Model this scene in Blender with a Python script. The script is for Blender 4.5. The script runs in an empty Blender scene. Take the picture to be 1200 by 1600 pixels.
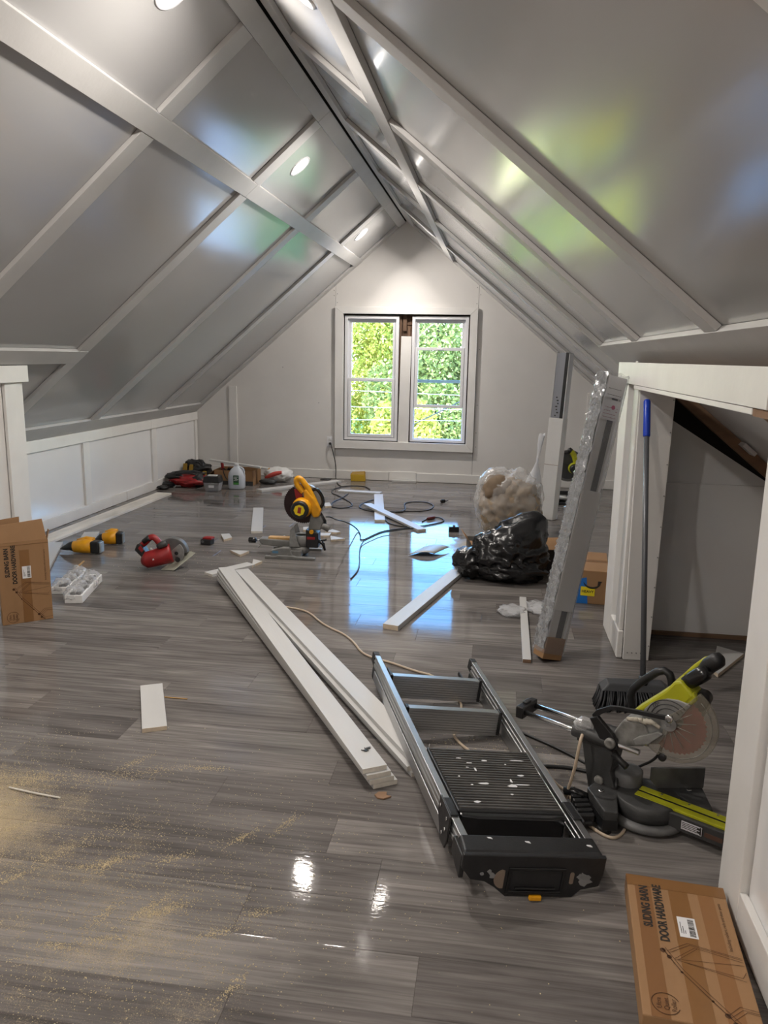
import bpy, bmesh, math, random
import numpy as np
from mathutils import Vector, Matrix, Euler
random.seed(7)
np.random.seed(7)
SC = bpy.context.scene
COL = SC.collection

# ------------------------------------------------------------------ camera
PITCH, YAW, ROLL, FPX = 0.1985, 0.1403, 0.0178, 1208.06
cam_d = bpy.data.cameras.new('camera')
cam = bpy.data.objects.new('camera', cam_d)
COL.objects.link(cam)
_f = Vector((-math.sin(YAW) * math.cos(PITCH), math.cos(YAW) * math.cos(PITCH), -math.sin(PITCH)))
_r0 = Vector((math.cos(YAW), math.sin(YAW), 0))
_u0 = _r0.cross(_f)
_r = _r0 * math.cos(ROLL) + _u0 * math.sin(ROLL)
_u = _u0 * math.cos(ROLL) - _r0 * math.sin(ROLL)
cam.matrix_world = Matrix(((_r.x, _u.x, -_f.x, 0), (_r.y, _u.y, -_f.y, 0), (_r.z, _u.z, -_f.z, 1.5), (0, 0, 0, 1)))
cam_d.sensor_fit = 'AUTO'
cam_d.sensor_width = 36
cam_d.lens = FPX / 1600 * 36
cam_d.clip_start = 0.05
cam_d.clip_end = 500
SC.camera = cam

# ------------------------------------------------------------------ world, sun, exposure
SC.view_settings.view_transform = 'Standard'
SC.view_settings.look = 'None'
SC.view_settings.gamma = 1
SC.view_settings.exposure = EXPOSURE = 1.0
SKY, SUN, LAMP = 1.3, 5.6, 10.6
W = bpy.data.worlds.new('sky')
SC.world = W
W.use_nodes = True
_nt = W.node_tree
_bg = _nt.nodes['Background']
_sky = _nt.nodes.new('ShaderNodeTexSky')
_sky.sky_type = 'NISHITA'
_sky.sun_disc = False
_sky.sun_elevation = math.radians(48)
_sky.sun_rotation = math.radians(200)
_sky.dust_density = .2
_sky.ozone_density = 4.0
_hs = _nt.nodes.new('ShaderNodeHueSaturation')
_hs.inputs['Saturation'].default_value = 1.25
_nt.links.new(_sky.outputs[0], _hs.inputs['Color'])
_nt.links.new(_hs.outputs[0], _bg.inputs[0])
_bg.inputs[1].default_value = SKY
sun_d = bpy.data.lights.new('sun', 'SUN')
sun_d.energy = SUN
sun_d.angle = 0.01
sun_d.color = (1.0, .95, .86)
sun = bpy.data.objects.new('sun', sun_d)
COL.objects.link(sun)
sun.location = (0, -10, 20)
sun.rotation_euler = Vector((0.28, 0.62, -0.75)).to_track_quat('-Z', 'Y').to_euler()

# ------------------------------------------------------------------ helpers
class MB:
    """collects simple shapes into one mesh"""
    def __init__(s):
        s.bm = bmesh.new()
        s.m = 0
    def _f(s, vs, smooth=False):
        try:
            f = s.bm.faces.new(vs)
        except ValueError:
            return None
        f.material_index = s.m
        f.smooth = smooth
        return f
    def hexa(s, P, M=None):
        """8 corners: bottom 4 counter-clockwise, top 4"""
        v = [s.bm.verts.new(M @ Vector(p) if M else p) for p in P]
        for q in ((3, 2, 1, 0), (4, 5, 6, 7), (0, 1, 5, 4), (1, 2, 6, 5), (2, 3, 7, 6), (3, 0, 4, 7)):
            s._f([v[i] for i in q])
        return s
    def box(s, a, b, M=None):
        x0, y0, z0 = a
        x1, y1, z1 = b
        return s.hexa([(x0, y0, z0), (x1, y0, z0), (x1, y1, z0), (x0, y1, z0), (x0, y0, z1), (x1, y0, z1), (x1, y1, z1), (x0, y1, z1)], M)
    def prism(s, poly, z0, z1, M=None, smooth=False):
        """poly = [(x,y)] ccw, extruded z0..z1"""
        lo = [s.bm.verts.new(M @ Vector((x, y, z0)) if M else (x, y, z0)) for x, y in poly]
        hi = [s.bm.verts.new(M @ Vector((x, y, z1)) if M else (x, y, z1)) for x, y in poly]
        n = len(poly)
        s._f(lo[::-1])
        s._f(hi)
        for i in range(n):
            s._f([lo[i], lo[(i + 1) % n], hi[(i + 1) % n], hi[i]], smooth)
        return s
    def ring(s, outer, inner, z0, z1, M=None):
        """outline with a hole; both outlines same vertex count"""
        n = len(outer)
        T = (lambda p: M @ Vector(p)) if M else (lambda p: p)
        A = [[s.bm.verts.new(T((x, y, z))) for x, y in o] for z in (z0, z1) for o in (outer, inner)]
        ol, il, oh, ih = A
        for i in range(n):
            j = (i + 1) % n
            s._f([oh[i], oh[j], ih[j], ih[i]])
            s._f([ol[j], ol[i], il[i], il[j]])
            s._f([ol[i], ol[j], oh[j], oh[i]])
            s._f([il[j], il[i], ih[i], ih[j]])
        return s
    def tube(s, pts, r, n=8, caps=True, M=None):
        """tube along pts; r number or list"""
        P = [Vector(p) for p in pts]
        if M:
            P = [M @ p for p in P]
        R = r if isinstance(r, (list, tuple)) else [r] * len(P)
        rings = []
        t0 = (P[1] - P[0]).normalized()
        up = Vector((0, 0, 1)) if abs(t0.z) < .9 else Vector((1, 0, 0))
        x = t0.cross(up).normalized()
        for i, p in enumerate(P):
            a = P[max(i - 1, 0)]
            b = P[min(i + 1, len(P) - 1)]
            t = (b - a)
            if t.length < 1e-9:
                t = t0
            t = t.normalized()
            x = (x - t * x.dot(t))
            x = x.normalized() if x.length > 1e-6 else t.orthogonal().normalized()
            y = t.cross(x)
            rings.append([s.bm.verts.new(p + (x * math.cos(2 * math.pi * k / n) + y * math.sin(2 * math.pi * k / n)) * R[i]) for k in range(n)])
        for a, b in zip(rings, rings[1:]):
            for k in range(n):
                s._f([a[k], a[(k + 1) % n], b[(k + 1) % n], b[k]], True)
        if caps:
            s._f(rings[0][::-1])
            s._f(rings[-1])
        return s
    def cyl(s, a, b, r, n=20, r2=None):
        return s.tube([a, b], [r, r if r2 is None else r2], n)
    def lathe(s, prof, n=24, M=None):
        """prof [(r,z)] around z"""
        rings = []
        for r, z in prof:
            if r < 1e-6:
                p = Vector((0, 0, z))
                rings.append([s.bm.verts.new(M @ p if M else p)])
            else:
                L = []
                for k in range(n):
                    p = Vector((r * math.cos(2 * math.pi * k / n), r * math.sin(2 * math.pi * k / n), z))
                    L.append(s.bm.verts.new(M @ p if M else p))
                rings.append(L)
        for a, b in zip(rings, rings[1:]):
            for k in range(n):
                k2 = (k + 1) % n
                if len(a) == 1 and len(b) == 1:
                    continue
                if len(a) == 1:
                    s._f([a[0], b[k2], b[k]], True)
                elif len(b) == 1:
                    s._f([a[k], a[k2], b[0]], True)
                else:
                    s._f([a[k], a[k2], b[k2], b[k]], True)
        return s
    def grid(s, V, smooth=True, close=False):
        """V[i][j] points"""
        g = [[s.bm.verts.new(p) for p in row] for row in V]
        for a, b in zip(g, g[1:]):
            n = len(a)
            for k in range(n if close else n - 1):
                s._f([a[k], a[(k + 1) % n], b[(k + 1) % n], b[k]], smooth)
        return s

def mesh_of(name, mb, mats):
    bmesh.ops.recalc_face_normals(mb.bm, faces=mb.bm.faces[:])
    me = bpy.data.meshes.new(name)
    mb.bm.to_mesh(me)
    mb.bm.free()
    for m in (mats if isinstance(mats, (list, tuple)) else [mats]):
        me.materials.append(m)
    return me

def link(o, parent=None):
    COL.objects.link(o)
    if parent is not None:
        o.parent = parent
    return o

def obj(name, mb, mats, parent=None, bevel=0, label=None, sub=0, seg=2):
    o = bpy.data.objects.new(name, mesh_of(name, mb, mats))
    link(o, parent)
    if bevel:
        md = o.modifiers.new('bevel', 'BEVEL')
        md.width = bevel
        md.segments = seg
        md.limit_method = 'ANGLE'
        md.angle_limit = math.radians(40)
    if sub:
        md = o.modifiers.new('sub', 'SUBSURF')
        md.levels = md.render_levels = sub
    if label:
        o['label'] = label
    return o

def struct(o):
    o['kind'] = 'structure'
    return o

def tag(o, label, cat, group=None):
    o['label'] = label
    o['category'] = cat
    if group:
        o['group'] = group
    return o

def thing(name, label, cat, loc=(0, 0, 0), rot=(0, 0, 0), group=None):
    o = bpy.data.objects.new(name, None)
    o.empty_display_size = .05
    link(o)
    o.location = loc
    o.rotation_euler = rot if isinstance(rot, (tuple, list, Euler)) else (0, 0, rot)
    return tag(o, label, cat, group)

def part(name, me, parent, loc=(0, 0, 0), rot=(0, 0, 0)):
    o = bpy.data.objects.new(name, me)
    link(o, parent)
    o.location = loc
    o.rotation_euler = rot
    return o

def chaikin(P, n=2, closed=False):
    P = [Vector(p) for p in P]
    for _ in range(n):
        Q = [] if closed else [P[0]]
        m = len(P)
        for i in range(m if closed else m - 1):
            a, b = P[i], P[(i + 1) % m]
            Q += [a * .75 + b * .25, a * .25 + b * .75]
        if not closed:
            Q.append(P[-1])
        P = Q
    return P

def circ(r, n=24, cx=0, cy=0, a0=0, a1=2 * math.pi, end=False):
    m = n if not end else n - 1
    return [(cx + r * math.cos(a0 + (a1 - a0) * k / m), cy + r * math.sin(a0 + (a1 - a0) * k / m)) for k in range(n)]

def rrect(x0, y0, x1, y1, r, n=5):
    P = []
    for cx, cy, a in ((x1 - r, y0 + r, -90), (x1 - r, y1 - r, 0), (x0 + r, y1 - r, 90), (x0 + r, y0 + r, 180)):
        for k in range(n):
            t = math.radians(a + 90 * k / (n - 1))
            P.append((cx + r * math.cos(t), cy + r * math.sin(t)))
    return P

def RZ(deg, loc=(0, 0, 0)):
    return Matrix.Translation(loc) @ Matrix.Rotation(math.radians(deg), 4, 'Z')

# ------------------------------------------------------------------ materials
def srgb(r, g, b):
    f = lambda c: (c / 255 / 12.92) if c / 255 <= .04045 else ((c / 255 + .055) / 1.055) ** 2.4
    return (f(r), f(g), f(b), 1)

def mat(name, col, rough=.5, metal=0, var=0, vscale=8, bump=0, bscale=60, spec=.5, stretch=(1, 1, 1), coat=0, trans=0, emit=None, estr=0):
    m = bpy.data.materials.new(name)
    m.use_nodes = True
    nt = m.node_tree
    p = nt.nodes['Principled BSDF']
    c = col if len(col) == 4 else (*col, 1)
    p.inputs['Base Color'].default_value = c
    p.inputs['Roughness'].default_value = rough
    p.inputs['Metallic'].default_value = metal
    p.inputs['Specular IOR Level'].default_value = spec
    if coat:
        p.inputs['Coat Weight'].default_value = coat
        p.inputs['Coat Roughness'].default_value = .08
    if trans:
        p.inputs['Transmission Weight'].default_value = trans
    if emit:
        p.inputs['Emission Color'].default_value = (*emit, 1)
        p.inputs['Emission Strength'].default_value = estr
    tc = nt.nodes.new('ShaderNodeTexCoord')
    mp = nt.nodes.new('ShaderNodeMapping')
    mp.inputs['Scale'].default_value = stretch
    nt.links.new(tc.outputs['Object'], mp.inputs[0])
    if var:
        n = nt.nodes.new('ShaderNodeTexNoise')
        n.inputs['Scale'].default_value = vscale
        n.inputs['Detail'].default_value = 5
        nt.links.new(mp.outputs[0], n.inputs['Vector'])
        r = nt.nodes.new('ShaderNodeValToRGB')
        r.color_ramp.elements[0].position = .3
        r.color_ramp.elements[1].position = .7
        r.color_ramp.elements[0].color = tuple(max(0, x * (1 - var)) for x in c[:3]) + (1,)
        r.color_ramp.elements[1].color = tuple(min(1, x * (1 + var)) for x in c[:3]) + (1,)
        nt.links.new(n.outputs[0], r.inputs[0])
        nt.links.new(r.outputs[0], p.inputs['Base Color'])
    if bump:
        n2 = nt.nodes.new('ShaderNodeTexNoise')
        n2.inputs['Scale'].default_value = bscale
        n2.inputs['Detail'].default_value = 3
        nt.links.new(mp.outputs[0], n2.inputs['Vector'])
        b = nt.nodes.new('ShaderNodeBump')
        b.inputs['Strength'].default_value = bump
        b.inputs['Distance'].default_value = .01
        nt.links.new(n2.outputs[0], b.inputs['Height'])
        nt.links.new(b.outputs[0], p.inputs['Normal'])
    return m

M_WHITE = mat('white_wall_paint', (.71, .69, .665), .5, var=.03, vscale=3, bump=.05, bscale=90)
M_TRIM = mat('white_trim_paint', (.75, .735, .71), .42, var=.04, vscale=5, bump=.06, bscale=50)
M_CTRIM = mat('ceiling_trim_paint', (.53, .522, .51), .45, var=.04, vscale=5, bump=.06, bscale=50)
M_BOARD = mat('primed_white_board', (.52, .516, .505), .45, var=.05, vscale=6, bump=.08, bscale=50, stretch=(.2, 1, 1))
M_MDF = mat('raw_fibre_edge', (.60, .50, .38), .8, var=.12, vscale=40)
M_ENDW = mat('board_end', (.66, .62, .55), .7, var=.1, vscale=30)
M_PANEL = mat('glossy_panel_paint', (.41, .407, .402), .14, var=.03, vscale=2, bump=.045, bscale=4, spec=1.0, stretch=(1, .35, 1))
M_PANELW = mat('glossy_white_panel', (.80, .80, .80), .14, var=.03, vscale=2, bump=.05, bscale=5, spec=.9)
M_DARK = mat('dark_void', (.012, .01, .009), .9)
M_LUMBER = mat('old_brown_lumber', (.13, .075, .045), .8, var=.4, vscale=14, stretch=(1, 1, .2), bump=.2)
M_RAFTER = mat('brown_rafter_wood', (.22, .13, .075), .75, var=.3, vscale=12, stretch=(.2, 1, 1), bump=.15)
M_VINYL = mat('white_vinyl', (.76, .76, .78), .35)
M_BLACKP = mat('black_plastic', (.013, .013, .014), .42, var=.3, vscale=20, bump=.08, bscale=150)
M_BLACKG = mat('black_gloss_plastic', (.01, .01, .011), .22)
M_RUBBER = mat('black_rubber', (.02, .02, .02), .6)
M_ALU = mat('extruded_aluminium', (.56, .57, .58), .34, 1, var=.08, vscale=10, stretch=(.1, .1, 1))
M_STEEL = mat('bright_steel', (.62, .62, .63), .22, 1)
M_GREYM = mat('grey_cast_metal', (.32, .32, .31), .45, .4, var=.2, vscale=25)
M_LIME = mat('lime_yellow_plastic', srgb(176, 176, 30), .38, var=.1, vscale=20)
M_YEL = mat('tool_yellow_plastic', srgb(228, 160, 22), .38, var=.1, vscale=25)
M_RED = mat('tool_red_plastic', srgb(150, 32, 34), .4, var=.15, vscale=25)
M_DGREY = mat('dark_grey_plastic', (.045, .045, .045), .5, var=.3, vscale=18, bump=.1, bscale=90)
M_MGREY = mat('mid_grey_plastic', (.13, .13, .13), .5, var=.25, vscale=18)
M_DUSTY = mat('dusty_grey_metal', (.24, .235, .22), .6, .2, var=.35, vscale=30)
M_BLUE = mat('blue_plastic', srgb(28, 68, 190), .35)
M_CARD = mat('brown_cardboard', srgb(152, 116, 80), .75, var=.08, vscale=5, bump=.05, bscale=200, stretch=(1, .12, 1))
M_CARDE = mat('cardboard_edge', srgb(126, 92, 60), .85, var=.15, vscale=60)
M_TAPE = mat('brown_packing_tape', srgb(132, 94, 56), .28, var=.05, vscale=8)
M_INK = mat('black_print', (.02, .017, .014), .7)
M_INKB = mat('brown_print', srgb(78, 50, 28), .7)
M_PAPER = mat('white_label_paper', (.74, .74, .75), .55)
M_FOAM = mat('white_foam', (.8, .8, .79), .75, bump=.1, bscale=150)
M_CORDK = mat('black_cord', (.015, .015, .015), .45)
M_CORDW = mat('pale_cord', srgb(186, 168, 146), .5)
M_GREYC = mat('grey_pole', (.13, .135, .145), .38, .3)
M_WHITEC = mat('white_carton', (.70, .69, .67), .55, var=.03)
# ------------------------------------------------------------------ wood floor, sawdust on it
def floor_material():
    m = bpy.data.materials.new('grey_brown_laminate')
    m.use_nodes = True
    nt = m.node_tree
    N, L = nt.nodes, nt.links
    p = N['Principled BSDF']
    geo = N.new('ShaderNodeNewGeometry')
    oi = N.new('ShaderNodeObjectInfo')
    # per plank shift of the grain
    shift = N.new('ShaderNodeVectorMath'); shift.operation = 'SCALE'
    comb = N.new('ShaderNodeCombineXYZ')
    L.new(oi.outputs['Random'], comb.inputs[0]); L.new(oi.outputs['Random'], comb.inputs[1]); L.new(oi.outputs['Random'], comb.inputs[2])
    L.new(comb.outputs[0], shift.inputs[0]); shift.inputs['Scale'].default_value = 37
    add = N.new('ShaderNodeVectorMath'); add.operation = 'ADD'
    L.new(geo.outputs['Position'], add.inputs[0]); L.new(shift.outputs[0], add.inputs[1])
    def noise(scale, sx, sy, detail, dist=0):
        mp = N.new('ShaderNodeMapping'); mp.inputs['Scale'].default_value = (sx, sy, 1)
        L.new(add.outputs[0], mp.inputs[0])
        n = N.new('ShaderNodeTexNoise'); n.inputs['Scale'].default_value = scale; n.inputs['Detail'].default_value = detail
        n.inputs['Distortion'].default_value = dist
        L.new(mp.outputs[0], n.inputs['Vector'])
        return n.outputs[0]
    def ramp(src, stops):
        r = N.new('ShaderNodeValToRGB')
        e = r.color_ramp.elements
        e[0].position, e[0].color = stops[0]
        e[1].position, e[1].color = stops[-1]
        for s in stops[1:-1]:
            x = e.new(s[0]); x.color = s[1]
        L.new(src, r.inputs[0])
        return r.outputs[0]
    def mix(mode, fac, a, b):
        x = N.new('ShaderNodeMixRGB'); x.blend_type = mode
        for i, v in ((0, fac), (1, a), (2, b)):
            if hasattr(v, 'links') or hasattr(v, 'is_linked'):
                L.new(v, x.inputs[i])
            else:
                x.inputs[i].default_value = v
        return x.outputs[0]
    broad = ramp(noise(3, .5, 2.6, 5, 1.2), [(.28, srgb(90, 87, 85)), (.5, srgb(122, 118, 115)), (.72, srgb(156, 151, 147))])
    streak = ramp(noise(7, .25, 9, 6, .3), [(.3, srgb(92, 88, 86)), (.7, srgb(162, 156, 151))])
    c = mix('MIX', .38, broad, streak)
    fine = ramp(noise(34, .14, 6, 4), [(.36, (.72, .71, .70, 1)), (.6, (1, 1, 1, 1))])
    c = mix('MULTIPLY', .55, c, fine)
    wv = N.new('ShaderNodeTexWave'); wv.wave_type = 'BANDS'; wv.bands_direction = 'Y'
    wv.inputs['Scale'].default_value = 5.5; wv.inputs['Distortion'].default_value = 9; wv.inputs['Detail'].default_value = 3; wv.inputs['Detail Scale'].default_value = .8
    mpw = N.new('ShaderNodeMapping'); mpw.inputs['Scale'].default_value = (.3, 2, 1)
    L.new(add.outputs[0], mpw.inputs[0]); L.new(mpw.outputs[0], wv.inputs['Vector'])
    c = mix('MULTIPLY', .3, c, ramp(wv.outputs[0], [(0, (.6, .58, .56, 1)), (.35, (1, 1, 1, 1))]))
    tone = ramp(oi.outputs['Random'], [(0, (.66, .65, .66, 1)), (1, (1.0, 1.0, 1.0, 1))])
    c = mix('MULTIPLY', 1, c, tone)
    # sawdust: dusting centred where the saw stood (near left) and by the yellow saw
    def blob(cx, cy, rx, ry):
        s1 = N.new('ShaderNodeVectorMath'); s1.operation = 'SUBTRACT'; s1.inputs[1].default_value = (cx, cy, 0)
        L.new(geo.outputs['Position'], s1.inputs[0])
        s2 = N.new('ShaderNodeVectorMath'); s2.operation = 'MULTIPLY'; s2.inputs[1].default_value = (1 / rx, 1 / ry, 0)
        L.new(s1.outputs[0], s2.inputs[0])
        ln = N.new('ShaderNodeVectorMath'); ln.operation = 'LENGTH'; L.new(s2.outputs[0], ln.inputs[0])
        mr = N.new('ShaderNodeMapRange'); mr.inputs[1].default_value = 0; mr.inputs[2].default_value = 1; mr.inputs[3].default_value = 1; mr.inputs[4].default_value = 0
        mr.interpolation_type = 'SMOOTHSTEP'
        L.new(ln.outputs['Value'], mr.inputs[0])
        return mr.outputs[0]
    def mth(op, a, b):
        x = N.new('ShaderNodeMath'); x.operation = op
        for i, v in ((0, a), (1, b)):
            if isinstance(v, (int, float)): x.inputs[i].default_value = v
            else: L.new(v, x.inputs[i])
        return x.outputs[0]
    dens = mth('MAXIMUM', blob(-1.85, 2.0, 1.15, .8), mth('MULTIPLY', blob(-1.0, 1.6, 1.6, 1.3), .5))
    dens = mth('MAXIMUM', dens, mth('MULTIPLY', blob(-.12, 6.15, .52, .62), .95))
    dens = mth('MAXIMUM', dens, mth('MULTIPLY', blob(0.0, 2.8, 1.0, .9), .36))
    dens = mth('MAXIMUM', dens, mth('MULTIPLY', blob(-2.3, 5.3, 1.0, .9), .34))
    mpd = N.new('ShaderNodeMapping'); L.new(geo.outputs['Position'], mpd.inputs[0])
    nd = N.new('ShaderNodeTexNoise'); nd.inputs['Scale'].default_value = 5; nd.inputs['Detail'].default_value = 8; nd.inputs['Roughness'].default_value = .72
    L.new(mpd.outputs[0], nd.inputs['Vector'])
    nf = N.new('ShaderNodeTexNoise'); nf.inputs['Scale'].default_value = 260; nf.inputs['Detail'].default_value = 2
    L.new(mpd.outputs[0], nf.inputs['Vector'])
    k = mth('ADD', mth('MULTIPLY', nd.outputs[0], 1.0), mth('MULTIPLY', nf.outputs[0], .75))
    k = mth('ADD', k, mth('MULTIPLY', dens, .98))
    mr = N.new('ShaderNodeMapRange'); mr.inputs[1].default_value = 1.34; mr.inputs[2].default_value = 1.78
    L.new(k, mr.inputs[0])
    msk = mth('MULTIPLY', mr.outputs[0], .85)
    c = mix('MIX', msk, c, srgb(186, 168, 136))
    # thin grey film of dust everywhere
    L.new(c, p.inputs['Base Color'])
    rr = N.new('ShaderNodeMapRange'); rr.inputs[3].default_value = .06; rr.inputs[4].default_value = .75
    L.new(msk, rr.inputs[0])
    rn = N.new('ShaderNodeTexNoise'); rn.inputs['Scale'].default_value = 4; rn.inputs['Detail'].default_value = 6
    L.new(geo.outputs['Position'], rn.inputs['Vector'])
    r2 = mth('ADD', rr.outputs[0], mth('MULTIPLY', mth('SUBTRACT', rn.outputs[0], .5), .08))
    L.new(r2, p.inputs['Roughness'])
    p.inputs['Specular IOR Level'].default_value = .14
    b = N.new('ShaderNodeBump'); b.inputs['Strength'].default_value = .05; b.inputs['Distance'].default_value = .003
    L.new(noise(55, .8, 1.6, 3), b.inputs['Height'])
    L.new(b.outputs[0], p.inputs['Normal'])
    return m
M_FLOOR = floor_material()

fm = MB().box((-4.9, -3.6, -.12), (2.9, 9.6, -.012))
floor = struct(obj('floor', fm, M_RAFTER))
PW, PL = .1855, 1.22
def plank_mesh(length):
    mb = MB()
    b, d = .0012, .0009
    w = PW - .0003
    l = length - .0003
    mb.hexa([(b, b, 0), (l - b, b, 0), (l - b, w - b, 0), (b, w - b, 0)] and
            [(0, 0, -.011), (l, 0, -.011), (l, w, -.011), (0, w, -.011), (0, 0, -d), (l, 0, -d), (l, w, -d), (0, w, -d)])
    bm = mb.bm
    bm.faces.ensure_lookup_table()
    top = [f for f in bm.faces if all(abs(v.co.z + d) < 1e-6 for v in f.verts)][0]
    vs = list(top.verts)
    bm.faces.remove(top)
    q = [bm.verts.new((min(max(v.co.x, b), l - b), min(max(v.co.y, b), w - b), 0)) for v in vs]
    bm.faces.new(q)
    for i in range(4):
        bm.faces.new([vs[i], vs[(i + 1) % 4], q[(i + 1) % 4], q[i]])
    return mesh_of('plank', mb, M_FLOOR)
FULL = plank_mesh(PL)
known = {1: -.63, 3: -.455, 4: -.90, 13: -.375, 0: -1.35, 2: -1.5, 5: -1.75, 6: -.2}
X0, X1 = -3.715, 1.49
for k in range(-5, 42):
    y = 1.525 + PW * k
    j = known.get(k, random.uniform(0, PL))
    x = j - PL * math.ceil((j - X0) / PL)
    while x < X1:
        a, b = max(x, X0), min(x + PL, X1)
        if b - a > .03:
            o = part('plank', FULL if b - a > PL - .001 else plank_mesh(b - a), floor, (a, y, 0))
        x += PL

# ------------------------------------------------------------------ roof slopes
XR, ZR, SL, SR = -1.115, 3.03, .86, .82
NL, NR = math.hypot(1, SL), math.hypot(1, SR)
def sl_pt(side, s, y, t):
    """s down the slope from the ridge, t towards the room"""
    if side < 0:
        return (XR - s / NL + t * SL / NL, y, ZR - s * SL / NL - t / NL)
    return (XR + s / NR - t * SR / NR, y, ZR - s * SR / NR - t / NR)
def sl_box(mb, side, s0, s1, y0, y1, t0, t1):
    return mb.hexa([sl_pt(side, s, y, t) for t in (t0, t1) for s, y in ((s0, y0), (s1, y0), (s1, y1), (s0, y1))])
T = .024
roof = MB()
sl_box(roof, -1, -.12, 4.9, -3.6, 9.60, -.24, -T - .014)
sl_box(roof, 1, -.12, 5.1, -3.6, 9.60, -.24, -T - .014)
ceiling = struct(obj('ceiling', roof, M_DARK))
YF = 9.34
BL = [-.60, .84, 2.33, 3.785, 5.22, 6.62, 8.06]
BR = [-1.85, -.45, .945, 2.55, 3.92, 5.25, 6.64, 8.06]
def slope(side, bats, sp, strips, smax):
    # panels between battens, above and below the purlin
    ys = [-3.4] + bats + [YF]
    for y0, y1 in zip(ys, ys[1:]):
        for s0, s1 in ((.03, (sp[0] + sp[1]) / 2 - .002), ((sp[0] + sp[1]) / 2 + .002, smax)):
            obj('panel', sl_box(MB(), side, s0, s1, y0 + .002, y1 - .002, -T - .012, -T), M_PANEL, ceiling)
    # purlin and ridge boards in lengths
    cuts = [-3.4, .95, 5.24, YF] if side < 0 else [-3.4, 1.4, 6.0, YF]
    for y0, y1 in zip(cuts, cuts[1:]):
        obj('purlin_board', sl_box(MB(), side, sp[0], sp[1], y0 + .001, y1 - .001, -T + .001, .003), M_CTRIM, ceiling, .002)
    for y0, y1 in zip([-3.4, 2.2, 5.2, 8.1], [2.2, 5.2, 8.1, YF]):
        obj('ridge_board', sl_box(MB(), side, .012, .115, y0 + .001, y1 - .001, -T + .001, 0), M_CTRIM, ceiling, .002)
    for s0, s1, y0, y1 in strips:
        obj('eaves_strip', sl_box(MB(), side, s0, s1, y0, y1, -T + .001, .002), M_CTRIM, ceiling, .002)
    for b in bats + [YF - .065]:
        w = .068
        lows = [s0 for s0, s1, y0, y1 in strips if y0 <= b <= y1 or (b > 9 and y1 > 9)]
        near = [(s0, s1) for s0, s1, y0, y1 in strips if y0 <= b - w and b + w <= y1 + .2]
        near.sort()
        segs = [(.117, sp[0] - .001)]
        start = sp[1] + .001
        for s0, s1 in near:
            segs.append((start, s0 - .001))
            start = s1 + .001
        for s0, s1 in segs:
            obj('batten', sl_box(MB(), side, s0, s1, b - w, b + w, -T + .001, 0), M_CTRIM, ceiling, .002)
slope(-1, BL, (.666, .782), [(2.352, 2.484, -3.4, 5.285), (3.285, 3.455, 4.66, YF)], 3.46)
slope(1, BR, (.60, .72), [(2.27, 2.445, -3.4, 5.315), (3.22, 3.34, 4.42, YF)], 3.38)

# ------------------------------------------------------------------ far gable wall
def quad_wall(mb, poly, y0, y1):
    Mx = Matrix(((1, 0, 0, 0), (0, 0, 1, 0), (0, 1, 0, 0), (0, 0, 0, 1)))
    return mb.prism(poly, y0, y1, Mx)
def zl(x): return ZR + SL * (x - XR)
def zr(x): return ZR - SR * (x - XR)
OX0, OX1, OZ0, OZ1 = -1.842, -.343, .486, 1.988     # window opening
back = MB()
g = -.07
quad_wall(back, [(-4.6, -.01), (OX0, -.01), (OX0, zl(OX0) - g), (-4.6, zl(-4.6) - g)], YF + .012, YF + .16)
quad_wall(back, [(OX1, -.01), (2.6, -.01), (2.6, zr(2.6) - g), (OX1, zr(OX1) - g)], YF + .012, YF + .16)
quad_wall(back, [(OX0, -.01), (OX1, -.01), (OX1, OZ0), (OX0, OZ0)], YF + .012, YF + .16)
quad_wall(back, [(OX0, OZ1), (OX1, OZ1), (OX1, zr(OX1) - g), (XR, ZR - g), (OX0, zl(OX0) - g)], YF + .012, YF + .16)
wall_far = struct(obj('wall_far', back, M_DARK))
SX0, SX1 = -1.944, -.252
for poly in ([(-4.2, 0), (SX0 - .0015, 0), (SX0 - .0015, zl(SX0) + .015), (-4.2, zl(-4.2) + .015)],
             [(SX1 + .002, 0), (2.4, 0), (2.4, zr(2.4) + .015), (SX1 + .002, zr(SX1) + .015)],
             [(SX0 + .0015, 0), (SX1 - .002, 0), (SX1 - .002, OZ0 - .03), (SX0 + .0015, OZ0 - .03)],
             [(SX0 + .0015, OZ1 + .03), (SX1 - .002, OZ1 + .03), (SX1 - .002, zr(SX1) + .015), (XR, ZR + .01), (SX0 + .0015, zl(SX0) + .015)],
             [(SX0 + .0015, OZ0 - .03), (OX0, OZ0 - .03), (OX0, OZ1 + .03), (SX0 + .0015, OZ1 + .03)],
             [(OX1, OZ0 - .03), (SX1 - .002, OZ0 - .03), (SX1 - .002, OZ1 + .03), (OX1, OZ1 + .03)]):
    obj('panel', quad_wall(MB(), poly, YF, YF + .0115), M_WHITE, wall_far, .001)
for x0 in (-3.29, 1.05):
    zt = (zl(x0) if x0 < 0 else zr(x0 + .1)) - .05
    obj('stile', MB().box((x0, YF - .016, .10), (x0 + .1, YF - .0005, zt)), M_TRIM, wall_far, .002)
scr = MB()
for x, z in ((SX0 - .02, 2.26), (SX0 - .02, 2.2), (SX0 + .02, 2.22), (SX0 + .02, 2.12), (SX1 - .02, 2.3), (SX1 + .02, 2.22), (SX1 - .02, 2.12), (SX1 + .03, 1.6), (SX1 + .03, .95), (SX1 + .03, .62), (SX1 + .03, .45), (-2.15, .93), (-2.6, 1.35)):
    scr.cyl((x, YF - .001, z), (x, YF + .004, z), .006, 8)
obj('screw_head', scr, M_GREYM, wall_far)['kind'] = 'stuff'
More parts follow.
